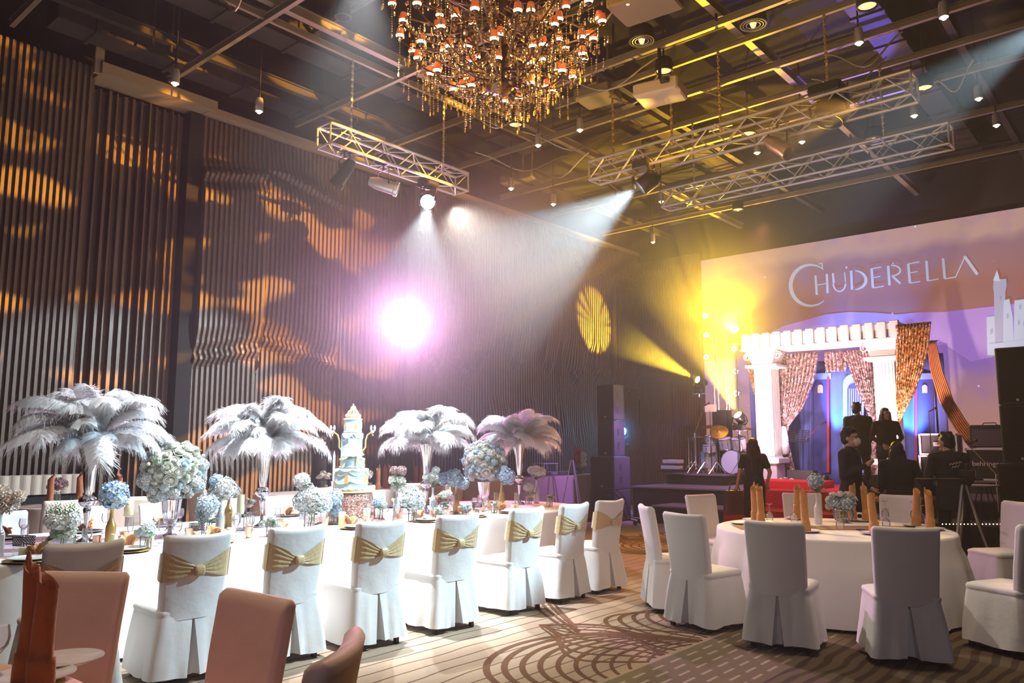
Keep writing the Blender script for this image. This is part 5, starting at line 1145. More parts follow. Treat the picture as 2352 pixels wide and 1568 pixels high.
# flower heap at the arch foot
def flower_heap(p, label, kinds, n=14, r=.24, seed=1):
    t = empty('flower_heap', p, 0, label, 'flowers'); rd = random.Random(seed)
    for k in range(n): a = rd.uniform(0, 6.28); q = rd.uniform(0, r); flower(t, kinds[k % len(kinds)], (q * cos(a) * 1.3, q * sin(a) * .8, .06 + .16 * (1 - q / r) * rd.random()), .075, rd)
flower_heap(atY(1795, 1112, 17.0).xy.to_3d() + Vector((0, 0, .69)), 'heap of white and pink flowers at the arch foot', ['carn', 'white', 'peach', 'roseblue'])
# second riser with the amplifiers
o = MB().box((-2.95, 17.8, .905), (2.8, 1.5, .03)).build('amplifier_riser', M['stagetop'], label='low black riser under the amplifiers', cat='platform'); MB().box((-2.95, 17.81, .785), (2.76, 1.46, .21)).build('skirting', M['skirting'], o)
M['edge'] = P('case_edge', (.75, .72, .74), .35, .4); ME_BALL = MB().ell((0, 0, 0), .028, 8, 6).mesh('ball_corner', M['truss'], True)
def flight_case(px, Y, z0, w, h, label, front=True, d=.5):
    p = atY(px, 1050, Y); t = empty('flight_case', (p.x, Y, z0), 0, label, 'flight case'); MB().rbox((0, 0, h / 2), (w - .02, d - .02, h - .01), .008).build('panel', M['blackmat'], t)
    mb = MB()
    for zz in (.016, h - .016):
        for yy in (-d / 2, d / 2): mb.box((0, yy, zz), (w, .03, .032))
        for xx in (-w / 2, w / 2): mb.box((xx, 0, zz), (.03, d, .032))
    for xx in (-w / 2, w / 2):
        for yy in (-d / 2, d / 2): mb.box((xx, yy, h / 2), (.034, .034, h - .03))
    mb.build('edge_trim', M['edge'], t)
    for xx in (-w / 2, w / 2):
        for yy in (-d / 2, d / 2):
            for zz in (.02, h - .02): put('ball_corner', ME_BALL, t, (xx, yy, zz))
    mb = MB(); mb.box((0, -d / 2 - .012, h * .5), (.16, .02, .08)); mb.tube([(-.06, -d / 2 - .03, h * .5), (-.04, -d / 2 - .05, h * .5), (.04, -d / 2 - .05, h * .5), (.06, -d / 2 - .03, h * .5)], .008, 6)
    if front: mb.build('handle', M['truss'], t)
    return t
M['edge'] = P('case_edge', (.75, .72, .74), .35, .4)
flight_case(2162, 17.5, .925, .66, .46, 'white edged flight case, lower one behind the man in the printed shirt'); flight_case(2163, 17.5, 1.39, .64, .42, 'white edged flight case stacked on the lower case', d=.46)
fc = flight_case(2273, 17.4, .925, .70, .60, 'white edged amplifier case with a pale brand word', front=False)
cu = bpy.data.curves.new('brand_word', 'FONT'); cu.body = 'behringer'; cu.size = .13; cu.extrude = .004; cu.align_x = 'CENTER'; tx = bpy.data.objects.new('brand_word', cu); COL.objects.link(tx); tx.parent = fc; tx.location = (.0, -.262, .27); tx.rotation_euler = (pi / 2, 0, 0)
bpy.context.view_layer.update(); wm = bpy.data.meshes.new_from_object(tx.evaluated_get(bpy.context.evaluated_depsgraph_get())); bpy.data.objects.remove(tx); wm.materials.clear(); wm.materials.append(P('printed_white', (.8, .7, .72), .6)); put('brand_word', wm, fc, (.0, -.262, .27), (pi / 2, 0, 0))
t = empty('guitar_amplifier', (atY(2275, 1000, 17.4).x, 17.4, 1.53), 0, 'black guitar amplifier with top handle on the white edged case', 'amplifier'); MB().rbox((0, 0, .22), (.64, .32, .43), .02).build('cabinet', M['blackmat'], t)
MB().rbox((0, -.162, .19), (.56, .012, .32), .004).build('grille', P('amp_grille', (.10, .07, .09), .8, bump=.5, bs=200), t); MB().rbox((0, -.162, .39), (.56, .01, .05), .003).build('control_panel', M['black'], t); MB().tube([(-.12, 0, .435), (-.10, 0, .475), (.10, 0, .475), (.12, 0, .435)], .010, 6).build('handle', M['black'], t)
# loudspeaker towers
def cab(p, w, d, h, name, label, horn=True, group=None):
    t = empty('loudspeaker', p, 0, label, 'loudspeaker', group); MB().rbox((0, 0, h / 2), (w, d, h - .006), .012).build('cabinet', P('speaker_shell', (.02, .018, .02), .45) if 'shell' not in M else M['shell'], t)
    MB().rbox((0, -d / 2 - .006, h / 2), (w - .05, .012, h - .07), .004).build('grille', M['grille'], t); mb = MB()
    for dz in (h * .3, h * .68): mb.rbox((w / 2 + .002, -d * .1, dz), (.006, .07, .14), .002)
    mb.build('side_handle', M['black'], t); MB().lathe([(0, 0), (.02, 0), (.02, .004), (0, .004)], 12).build('badge', M['truss'], t, loc=(0, -d / 2 - .014, .07)).rotation_euler = (pi / 2, 0, 0); return t
M['shell'] = P('speaker_shell', (.035, .030, .035), .45, bump=.1, bs=100); M['grille'] = P('speaker_grille', (.014, .012, .012), .7, bump=.4, bs=250)
sp = Vector((-9.45, 14.15, 0))
cab(sp, .60, .62, .66, 's', 'lower black bass bin of the tall loudspeaker tower', group='loudspeaker tower by the buffet'); cab(sp + Vector((0, 0, .662)), .60, .62, .68, 's', 'upper black bass bin, violet lit on its side', group='loudspeaker tower by the buffet')
cab(sp + Vector((.02, .02, 1.344)), .42, .42, .76, 's', 'black full range box standing on the bass bins', group='loudspeaker tower by the buffet'); cab(sp + Vector((.02, .02, 2.106)), .42, .42, .76, 's', 'topmost black full range box of the tower', group='loudspeaker tower by the buffet')
p2 = atY(2352, 1100, 14.6); sp2 = Vector((p2.x + .12, 13.9, 0))
for k in range(2): cab(sp2 + Vector((0, 0, .66 * k)), .62, .62, .658, 's', f'{("lower","upper")[k]} bass bin of the loudspeaker tower cut by the picture edge', group='loudspeaker tower at the picture edge')
for k in range(2): cab(sp2 + Vector((.02, 0, 1.322 + .86 * k)), .50, .5, .858, 's', f'{("lower","topmost")[k]} full range box of the tower cut by the picture edge', group='loudspeaker tower at the picture edge')
# violet cloth covered crate left of the bin and a tubular trolley
t = empty('tube_trolley', (-8.95, 13.75, 0), R(20), 'black tubular trolley folded beside the stage steps', 'trolley')
for dy in (-.2, .2):
    MB().tube([(-.3, dy, .08), (-.25, dy, .60), (-.1, dy, .66), (.05, dy, .5), (.15, dy, .12), (.35, dy, .08)], .016, 6).build('side_frame', M['black'], t)
for q in ((-.28, .3), (-.24, .56), (.08, .42), (.15, .14)): MB().tube([(q[0], -.2, q[1]), (q[0], .2, q[1])], .012, 6).build('cross_bar', M['black'], t)
for dx in (-.3, .34):
    for dy in (-.2, .2): MB().tube([(dx, dy - .015, .045), (dx, dy + .015, .045)], .045, 12).build('wheel', M['blackmat'], t)
# ---- drum kit
M['shellsilver'] = P('pearl_silver_shell', (.62, .60, .66), .25, .5, bump=.1, bs=60); M['head'] = P('drum_skin', (.62, .60, .80), .5); M['brass'] = P('cymbal_bronze', (.75, .42, .16), .28, .9); M['chrome'] = P('chrome', (.75, .75, .78), .12, 1)
kit = empty('drum_kit', (atY(1665, 1080, 17.3).x, 17.3, .92), 0, 'pearl silver drum kit on the riser', 'drum kit')
def drum(c, r, h, tilt=0.0, name='tom', n=28):
    mb = MB(); mb.lathe([(r, -h / 2), (r, h / 2)], n, cap=False); o = mb.build(name, M['shellsilver'], kit, True, loc=c); o.rotation_euler = (tilt, 0, 0)
    for s in (-1, 1):
        MB().lathe([(0, s * h / 2 * .99), (r * .98, s * h / 2 * .99)] if s > 0 else [(0, s * h / 2 * .99), (r * .98, s * h / 2 * .99)], n, cap=False).build('skin', M['head'], o); MB().tube([(r * 1.015 * cos(2 * pi * i / 32), r * 1.015 * sin(2 * pi * i / 32), s * h / 2) for i in range(33)], .009, 6).build('hoop', M['chrome'], o, True)
    mb = MB()
    for i in range(8): a = 2 * pi * i / 8; mb.tube([(r * 1.02 * cos(a), r * 1.02 * sin(a), -h / 2), (r * 1.02 * cos(a), r * 1.02 * sin(a), h / 2)], .004, 5); mb.ell((r * 1.01 * cos(a), r * 1.01 * sin(a), 0), (.012, .012, .03), 6, 4)
    mb.build('lugs', M['chrome'], o); return o
o = drum((.28, 0, .275), .265, .42, pi / 2, 'bass_drum'); mb = MB()
for k in range(7): a = R(60 + 10 * k); mb.box((.19 * cos(a), .19 * sin(a), -.214), (.018, .022, .004), a)
mb.build('printed_word', M['bdnavy'], o)
drum((.06, -.05, .70), .15, .24, .3); drum((.40, -.05, .70), .165, .25, .3); drum((-.42, .05, .32), .20, .40, 0, 'floor_tom'); drum((-.30, -.15, .58), .16, .16, .1, 'snare_drum'); drum((-.38, .1, .80), .14, .18, .2)
def cymbal(c, r, tilt, az=0.0): o = MB().lathe([(0, .02), (.03, .018), (.05, .006), (r, -.012), (r, -.014), (0, .014)], 36).build('cymbal', M['brass'], kit, True, loc=c); o.rotation_euler = (tilt, 0, az); MB().tube([(0, 0, 0), (0, .0, -c[2] * .96)], .008, 6).build('cymbal_stand', M['chrome'], kit, loc=c)
cymbal((-.12, .0, .98), .22, .8, .3); cymbal((-.5, .35, 1.12), .22, .25); cymbal((.46, .3, 1.05), .16, .2, 1); cymbal((-.62, -.05, .86), .18, .05)
for cx, cy2, zt in ((-.75, -.2, .8), (-.58, -.35, .75), (.0, -.4, .35), (.48, -.3, .5), (-.25, -.5, .4)):
    for a in (0, 2.1, 4.2): MB().tube([(cx + .22 * cos(a), cy2 + .22 * sin(a), .012), (cx, cy2, .28)], .008, 6).build('tripod_leg', M['chrome'], kit)
    MB().tube([(cx, cy2, .1), (cx, cy2, zt)], .009, 6).build('stand_pole', M['chrome'], kit)
t = empty('speaker_cabinet', (atY(1660, 1000, 18.0).x, 18.0, .92), 0, 'tall black box speaker standing behind the drums', 'loudspeaker'); MB().rbox((0, 0, .76), (.36, .36, 1.5), .015).build('cabinet', M['shell'], t); MB().rbox((0, -.186, .76), (.32, .012, 1.44), .004).build('grille', M['grille'], t)
def mic_stand(p, h, boom, label, az=0.0):
    t = empty('microphone_stand', p, az, label, 'microphone stand')
    for a in (.4, 2.5, 4.6): MB().tube([(.26 * cos(a), .26 * sin(a), .012), (0, 0, .16)], .009, 6).build('leg', M['black'], t)
    MB().tube([(0, 0, .1), (0, 0, h)], .010, 8).build('pole', M['chrome'], t)
    if boom:
        MB().tube([(-boom[0] * .3, 0, h - boom[1] * .3), (boom[0], 0, h + boom[1])], .008, 6).build('boom', M['chrome'], t); e = (boom[0], 0, h + boom[1])
    else: e = (0, 0, h)
    mb = MB(); mb.tube([(e[0], 0, e[2]), (e[0] + .10, 0, e[2] + .05)], .013, 8); mb.ell((e[0] + .12, 0, e[2] + .06), .024, 10, 8); mb.build('microphone', M['black'], t, True)
mic_stand((atY(1598, 1050, 16.8).x, 16.8, .92), .95, (.26, .62), 'boom microphone stand leaning over the riser, blue lit'); mic_stand((atY(1582, 1050, 16.9).x, 16.9, .92), .85, None, 'short straight microphone stand at the riser end')
mic_stand((atY(1858, 1080, 17.9).x, 17.9, .68), 1.05, (.30, .30), 'boom microphone stand against the blue backdrop'); mic_stand((atY(2142, 1080, 16.9).x, 16.9, .68), 1.55, None, 'tall microphone stand before the flight cases')
t = empty('music_stand', (atY(1836, 1080, 17.9).x, 17.9, .68), 0, 'black wire music stand behind the white tie', 'music stand'); MB().tube([(0, 0, 0), (0, 0, 1.0)], .010, 6).build('pole', M['black'], t); mb = MB()
for k in range(6): mb.tube([(-.24, -.02 + .02 * k, .98 + .05 * k), (.24, -.02 + .02 * k, .98 + .05 * k)], .006, 4)
for k in range(7): mb.tube([(-.24 + .08 * k, -.02, .98), (-.24 + .08 * k, .08, 1.23)], .006, 4)
mb.build('desk', M['black'], t)
for a in (0, 2.1, 4.2): MB().tube([(.24 * cos(a), .24 * sin(a), .01), (0, 0, .2)], .008, 6).build('leg', M['black'], t)
t = empty('sheet_holder', (atY(1634, 1050, 17.0).x, 17.0, .92), 0, 'blank cream sheet on a stand above the drums', 'sign'); MB().tube([(0, 0, 0), (0, 0, 1.48)], .010, 6).build('pole', M['black'], t); MB().box((.02, 0, 1.52), (.28, .012, .17), .1).build('sheet', P('cream_paper', (.75, .58, .48), .7), t)
for x, y, w, lab in ((1546, 1061, .40, 'upper pale boxed unit at the riser end'), (1543, 1075, .42, 'lower pale boxed unit at the riser end')):
    MB().rbox((0, 0, 0), (w, .3, .085), .01).build('equipment_box', P('pale_unit', (.5, .45, .42), .6), None, loc=tuple(atY(x, y, 16.4).xy) + (1.6 + (1020 - y) * .0097 - .0,), label=lab, cat='box')
MB().box((0, 0, 0), (.5, .4, .05)).build('keyboard_table', M['blackmat'], None, loc=(atY(1543, 1080, 16.4).x, 16.4, .98), label='small black stand table under the pale boxed units', cat='table')
# wedge monitors
for px, Y, s in ((1842, 17.2, 'by the white tie'), (1985, 15.6, 'behind the suited man'), (2108, 15.6, 'behind the leaning woman')):
    MB().loft([[(-.28, -.2, 0), (.28, -.2, 0), (.28, .2, 0), (-.28, .2, 0)], [(-.28, -.1, .36), (.28, -.1, .36), (.28, .2, .36), (-.28, .2, .36)]]).build('stage_monitor', M['shell'], None, loc=(atY(px, 1100, Y).x, Y, .68), label=f'black wedge monitor on the stage {s}', cat='loudspeaker')
# ---- LED flower tower
twr = empty('lighting_tower', (atY(1657, 1000, 18.3).x, 18.3, .68), 0, 'slim four pole lighting tower beside the arch', 'tower')
x0 = twr.location.x
for px in (1641, 1650, 1664, 1674): q = atY(px, 900, 18.3).x - x0; MB().tube([(q, .05 * (px % 3), 0), (q, .05 * (px % 3), 4.2 if px < 1645 else 3.7)], .016, 6).build('pole', M['truss'], twr)
for k in range(8): q0, q1 = atY(1641, 900, 18.3).x - x0, atY(1674, 900, 18.3).x - x0; MB().tube([(q0, .05, .4 + .42 * k), (q1, .05, .7 + .42 * k)], .008, 5).build('brace', M['truss'], twr)
M['ledpink'] = P('led_petal', (.9, .8, .8), .4, em=(1, .62, .66), es=4, sample=False); M['ledcore'] = P('led_core', (.5, .1, .1), .4, em=(.7, .12, .12), es=1, sample=False)
for i, (x, y) in enumerate(((1620, 725), (1622, 769), (1623, 820), (1686, 802), (1689, 853), (1691, 903))):
    p = atY(x, y, 18.15); t = empty('flower_led_lamp', p, YAW * .6, f'round LED lamp with six glowing petals, {ordn[i]} down and across the tower', 'lamp', 'six petalled LED lamps on the tower'); r = .052
    MB().lathe([(0, .0), (.085, 0), (.09, .05), (.05, .10), (0, .1)], 20).build('housing', M['black'], t, True).rotation_euler = (-pi / 2, 0, 0)
    for k in range(6): a = k * pi / 3 + .3; MB().ell((r * cos(a), -.012, r * sin(a)), (.026, .012, .026), 10, 6).build('glowing_petal', M['ledpink'], t, True)
    MB().ell((0, -.012, 0), (.02, .01, .02), 10, 6).build('core', M['ledcore'], t, True); q = x0 + (atY(1641 if x < 1650 else 1674, 900, 18.3).x - x0) - p.x; c_, s_ = cos(-YAW * .6), sin(-YAW * .6); v = Matrix.Rotation(-YAW * .6, 3, 'Z') @ Vector((q, .15, 0)); MB().tube([(0, .1, 0), tuple(v)], .010, 6).build('bracket', M['truss'], t)
# ---- moving head lamps
def moving_head(p, aim, label, glow, es, r=.12, hang=True, group=None, mount=.30):
    t = empty('moving_head_lamp', p, 0, label, 'stage light', group); d = (Vector(aim) - Vector(p)).normalized(); q = d.to_track_quat('Z', 'Y').to_euler()
    s = 1 if hang else -1
    o = MB().lathe([(0, -.26), (r * .7, -.25), (r, -.16), (r, .03), (r * .92, .06), (r * .86, .06), (r * .86, .02)], 28, cap=False).build('head', M['black'], t, True, None); o.rotation_euler = q
    MB().lathe([(0, .022), (r * .5, .03), (r * .84, .025)], 24, cap=False).build('lens', glow, o, True)
    for k in (-1, 1): MB().tube([(k * (r + .03), 0, -.02), (k * (r + .05), 0, s * mount * .55), (k * (r * .6), 0, s * mount * .72)], .022, 6).build('yoke', M['black'], t)
    MB().rbox((0, 0, s * mount), (r * 2.1, r * 1.8, .14), .02).build('base', M['black'], t); MB().tube([(0, 0, s * mount), (0, 0, s * (mount + .16))], .02, 6).tube([(-.16, 0, s * (mount + .07)), (.16, 0, s * (mount + .07))], .012, 6).tube([(0, -.16, s * (mount + .07)), (0, .16, s * (mount + .07))], .012, 6).build('clamp', M['truss'], t); return t
def glowmat(name, col, s): return P(name, (.5, .5, .5), .3, em=col, es=s, sample=False)
moving_head(LAMP_A, LAMP_A + Vector((-.9, -.5, -.75)), 'white beam moving head hung on the long truss', glowmat('glow_white', (.75, .92, 1), 60), 1, .13)
moving_head(LAMP_B, LAMP_B + Vector((1, -1.0, -.5)), 'white moving head hung on the short truss by the fluted wall', glowmat('glow_white_b', (.8, .93, 1), 60), 1, .13)
t = empty('pink_lamp', LAMP_P, 0, 'dazzling pink white round lamp on the fluted wall', 'stage light'); o = MB().lathe([(0, -.2), (.12, -.18), (.17, -.05), (.17, .05), (.15, .05)], 28, cap=False).build('housing', M['black'], t, True); q = (Vector((0, 0, 1.6)) - LAMP_P).to_track_quat('Z', 'Y').to_euler(); o.rotation_euler = q
MB().lathe([(0, .07), (.10, .065), (.16, .04)], 28, cap=False).build('lens', glowmat('glow_pink', (1, .72, .95), 400), o, True); MB().tube([(-.55, 0, 0), (-.1, 0, 0)], .025, 6).build('bracket', M['black'], t)
moving_head(LAMP_Y1, LAMP_Y1 + Vector((.1, -1, .05)), 'blazing yellow lamp high beside the arch', glowmat('glow_yellow', (1, .78, .10), 200), 1, .13, False, mount=.28)
MB().tube([(LAMP_Y1.x, LAMP_Y1.y + .2, LAMP_Y1.z + .37), (LAMP_Y1.x, LAMP_Y1.y + .2, LAMP_Y1.z - .5), (LAMP_Y1.x, LAMP_Y1.y, LAMP_Y1.z - .52), (LAMP_Y1.x, LAMP_Y1.y, .69)], .02, 8).build('lamp_pole', M['black'], None, label='dark pole under the blazing yellow lamp', cat='pole')
MB().rbox((0, 0, 0), (.26, .2, .05), .01).build('lamp_cap_box', M['truss'], None, loc=tuple(LAMP_Y1 + Vector((0, .12, .38))), label='small pale box fixed above the blazing yellow lamp', cat='box'); 
moving_head(LAMP_Y2, LAMP_Y2 + Vector((-.9, -3.2, .9)), 'yellow lamp aiming along the fluted wall', glowmat('glow_yellow_b', (1, .72, .08), 80), 1, .10, False, mount=.26)
MB().tube([(LAMP_Y2.x, LAMP_Y2.y, LAMP_Y2.z - .42), (LAMP_Y2.x, LAMP_Y2.y, .69)], .02, 8).build('lamp_pole', M['black'], None, label='dark pole under the side yellow lamp', cat='pole')
moving_head(LAMP_Y3, LAMP_Y3 + Vector((-.3, -1.2, .9)), 'yellow lamp just above the drums', glowmat('glow_yellow_c', (1, .76, .10), 80), 1, .12, False, mount=.26)
MB().tube([(LAMP_Y3.x, LAMP_Y3.y, LAMP_Y3.z - .42), (LAMP_Y3.x, LAMP_Y3.y, .925)], .02, 8).build('lamp_pole', M['black'], None, label='dark pole under the low yellow lamp', cat='pole')
pc = atY(1430, 990, 16.3); moving_head(pc, pc + Vector((.4, -1, 0)), 'small cyan blue LED lamp on a stand past the loudspeaker tower', glowmat('glow_cyan', (.1, .5, 1), 14), 1, .12, False, mount=.24)
MB().tube([(pc.x, pc.y, pc.z - .40), (pc.x, pc.y, .69 if pc.x > -9.6 else 0)], .02, 8).build('lamp_pole', M['black'], None, label='dark pole under the cyan LED lamp', cat='pole')
for px, w in ((1893, 'drum side'), (2120, 'amplifier side')):
    p = atY(px, 1070, 18.2); moving_head(Vector((p.x, 18.2, .86)), Vector((p.x + (.5 if px < 2000 else -.5), 18.6, 2.2)), f'low blue stage light washing the backdrop, {w}', glowmat('glow_blue_' + str(px), (.35, .75, 1), 12), 1, .09, False, mount=.12)
# ---- box trusses
def truss(a, b, label, s=.29):
    a, b = Vector(a), Vector(b); L_ = (b - a).length; t = empty('lighting_truss', a, atan2((b - a).y, (b - a).x), label, 'truss')
    for y in (-s / 2, s / 2):
        for z in (0, s): MB().tube([(0, y, z), (L_, y, z)], .024, 8).build('chord', M['truss'], t, True)
    n = int(L_ / .28); st = L_ / n
    for side in range(4):
        mb = MB()
        for k in range(n):
            x0_, x1_ = k * st, (k + 1) * st; u, v = (0, s) if k % 2 == 0 else (s, 0)
            if side == 0: q = ((x0_, -s / 2, u), (x1_, -s / 2, v))
            elif side == 1: q = ((x0_, s / 2, v), (x1_, s / 2, u))
            elif side == 2: q = ((x0_, -s / 2 + u, 0), (x1_, -s / 2 + v, 0))
            else: q = ((x0_, -s / 2 + v, s), (x1_, -s / 2 + u, s))
            mb.tube(q, .0095, 5)
        mb.build('lattice', M['truss'], t)
    for k in (0, 1): x_ = k * L_; MB().tube([(x_, -s / 2, 0), (x_, s / 2, 0), (x_, s / 2, s), (x_, -s / 2, s), (x_, -s / 2, 0)], .016, 6).build('end_frame', M['truss'], t)
    return t
truss((-6.65, 9.65, 5.60), (-2.12, 9.65, 5.60), 'long upper box truss with the white beam lamp'); truss((-6.55, 11.65, 5.62), (-2.15, 11.65, 5.62), 'second box truss farther behind the long one'); truss((-8.6, 6.05, 5.62), (-8.6, 8.72, 5.62), 'short box truss over the feather table by the fluted wall')
for i, (x, y) in enumerate(((-6.3, 9.65), (-5.3, 9.65), (-4.55, 9.65), (-3.1, 9.65), (-6.0, 11.65), (-3.0, 11.65), (-8.6, 6.5), (-8.6, 8.3))):
    mb = MB(); z = 5.86
    for k in range(24): zz = z + .05 * k; mb.ell((x, y, zz + .02), (.012, .026, .032) if k % 2 else (.026, .012, .032), 6, 4)
    mb.tube([(x, y - .17, 5.9), (x, y + .17, 5.9)], .012, 6).tube([(x - .17, y, 5.9), (x + .17, y, 5.9)], .012, 6); mb.build('rigging_chain', M['gold'] if i < 4 else M['truss'], None, label=f'rigging chain holding a truss, {["first","second","third","fourth"][i % 4]} on {"the long truss" if i < 4 else "the second truss" if i < 6 else "the short truss"}', cat='chain', group='rigging chains')
M['canamberlit'] = P('amber_lit_can', (.40, .28, .10), .35, .7)  # yellow light on the can is put into its colour
def can_light(p, aim, label, mat): 
    t = empty('can_light', p, 0, label, 'stage light', 'unlit spot lanterns'); q = (Vector(aim) - Vector(p)).to_track_quat('Z', 'Y').to_euler(); o = MB().lathe([(0, -.22), (.06, -.21), (.09, -.1), (.095, .16), (.11, .17), (.11, .22), (.09, .22)], 24, cap=False).build('lantern_body', mat, t, True); o.rotation_euler = q
    MB().tube([(-.12, 0, 0), (-.12, 0, .22), (.12, 0, .22), (.12, 0, 0)], .010, 6).build('yoke', M['black'], t); MB().tube([(0, 0, .22), (0, 0, .36)], .016, 6).tube([(-.16, 0, .29), (.16, 0, .29)], .012, 6).tube([(0, -.16, .29), (0, .16, .29)], .012, 6).build('clamp', M['black'], t)
can_light(atY(1787, 335, 9.65), (-1, 9, 3), 'amber-lit spot lantern under the middle of the long truss', M['canamberlit']); moving_head(atY(1905, 270, 9.65), (-3.6, 9, 3), 'big dark unlit moving head hanging under the long truss', M['black'], 0, .19, mount=.34)
can_light(Vector((-8.6, 6.4, 5.33)), (-9.5, 6, 4), 'black spot lantern at the wall end of the short truss', M['black']); can_light(Vector((-8.6, 7.1, 5.33)), (-7.8, 8, 5), 'pale drum shaped lantern on the short truss', M['truss'])
t = empty('projector', (-5.1, 9.0, 6.35), .2, 'white ceiling projector behind the chandelier', 'projector'); MB().rbox((0, 0, 0), (.62, .48, .18), .02).build('body', P('projector_shell', (.55, .45, .30), .5), t); MB().lathe([(.06, 0), (.07, .05)], 16).build('lens', M['black'], t, loc=(.15, -.26, 0)); MB().tube([(0, 0, .1), (0, 0, .7)], .025, 8).build('drop_pole', M['black'], t)
# ---- ceiling downlights
M['dl'] = P('downlight_glow', (.8, .6, .3), .4, em=(1, .74, .42), es=14, sample=False); M['dlsoft'] = P('downlight_soft', (.8, .6, .3), .4, em=(1, .66, .28), es=1.3, sample=False)
dls = [(402, 192, 6.4, 1), (595, 256, 6.4, 1), (1174, 433, 6.3, 1), (1271, 469, 6.3, 1), (1519, 463, 6.3, 1), (1525, 165, 6.9, 2), (1184, 288, 6.9, 2), (1992, 16, 6.9, 2), (1973, 99, 6.7, 1), (2168, 40, 6.7, 1), (2123, 203, 6.9, 2), (2248, 227, 6.7, 1), (2289, 288, 6.7, 1), (2100, 266, 6.7, 1), (1842, 326, 6.7, 1), (1739, 351, 6.7, 1), (1719, 308, 6.9, 2), (1500, 556, 6.5, 1), (1695, 482, 6.9, 2), (1332, 299, 6.7, 1), (1236, 334, 6.7, 1), (1474, 95, 7.0, 3), (1730, 58, 7.0, 3), (2008, 320, 7.0, 3), (788, 40, 6.9, 0), (1442, 5, 6.7, 1)]
dl_where = ['over the recessed dark wall panel, before the soffit end', 'between the soffit and the short truss', 'past the far end of the short truss', 'over the fluted wall, beyond the short truss one', 'just under the near end of the second truss',
 'beside the chandelier, above the projector', 'hanging directly below the chandelier', 'at the top picture edge amid blue lit ducts', 'just below the blue lit ducts', 'at the top edge beyond the blue lit ducts', 'off the far end of the long truss', 'past the far ends of both trusses, upper one',
 'past the far ends of both trusses, lower one', 'between the far ends of the two trusses', 'seen between the trusses near the amber-lit lantern, farther one', 'seen between the trusses near the amber-lit lantern, nearer one', 'behind the long truss before the amber-lit lantern', 'nearest the corner of the hall over the yellow haze', 'below the second truss over the yellow haze',
 'between the chandelier and the long truss, upper one', 'between the chandelier and the long truss, lower one', 'beside the chandelier on the stage side', 'between the chandelier and the blue lit ducts', 'between the two trusses at their stage-door end', 'near the chandelier on the wall side', 'at the top edge touching the chandelier outline']
for i, (x, y, z, k) in enumerate(dls):
    p = atz(x, y, z); r = (.09, .05, .11, .15)[k]; t = empty('ceiling_downlight', p, 0, ('small glowing downlight ' if k == 1 else 'wide glowing downlight ' if k == 2 else 'ringed dark speaker-like downlight ' if k == 3 else 'dark unlit downlight ') + dl_where[i], 'downlight', 'ceiling downlights')
    MB().lathe([(r, 0), (r * 1.15, 0), (r * 1.1, .16), (r * .9, .2), (0, .2)], 20, cap=False).build('can', M['beamdark'] if k != 1 else M['truss'], t, True)
    if k: MB().lathe([(0, .02), (r * (.95 if k < 3 else .3), .02)], 20, cap=False).ell((0, 0, .0), r * (.7 if k == 1 else .25), 10, 6).build('glowing_face', M['dl'] if k == 1 else M['dlsoft'], t)
    MB().tube([(0, 0, .2), (0, 0, 8.15 - z)], .012, 6).build('drop_rod', M['beamdark'], t)
    if k == 3:
        for q in (.6, .85): MB().tube([(r * q * cos(2 * pi * j / 24), r * q * sin(2 * pi * j / 24), 0) for j in range(25)], .006, 5).build('ring', M['truss'], t)
# ================================================================== CHANDELIER
CH = Vector((-5.62, 6.30, 0)); ch = empty('chandelier', (CH.x, CH.y, 5.24), 0, 'huge many armed crystal chandelier with small amber lamp shades', 'chandelier')
M['chmetal'] = P('dark_bronze', (.10, .055, .03), .35, .8); M['shade'] = P('amber_red_shade', (.75, .16, .05), .6, em=(.85, .16, .04), es=.3, sample=False); M['bulb'] = P('warm_bulb', (1, .8, .4), .4, em=(1, .68, .26), es=16, sample=False); M['crystal'] = P('smoky_crystal', (.95, .75, .48), .06, .7)
me_shade = MB().lathe([(.050, -.01), (.034, .075), (.032, .075), (.048, -.01)], 16, cap=False).mesh('lamp_shade', M['shade'], True); me_bulb = MB().ell((0, 0, -.012), (.047, .047, .030), 12, 8).ell((0, 0, .02), (.02, .02, .035), 8, 6).mesh('bulb', M['bulb'], True)
MB().lathe([(.0, .28), (.10, .30), (.16, .36), (.12, .44), (.06, .5), (.08, .6), (.14, .7), (.07, .85), (.05, 1.3), (.12, 1.5), (.06, 1.7), (.04, 2.4), (.04, 2.9), (0, 2.9)], 24).build('centre_stem', M['chmetal'], ch, True)
rings = [(1.20, 1.32, 18), (1.14, 1.02, 17), (.98, .72, 14), (.72, .98, 10), (.74, .58, 8), (.42, .80, 6), (.9, 1.55, 12), (.40, .48, 3)]
rdc = random.Random(11); crystals = []; nl = 0
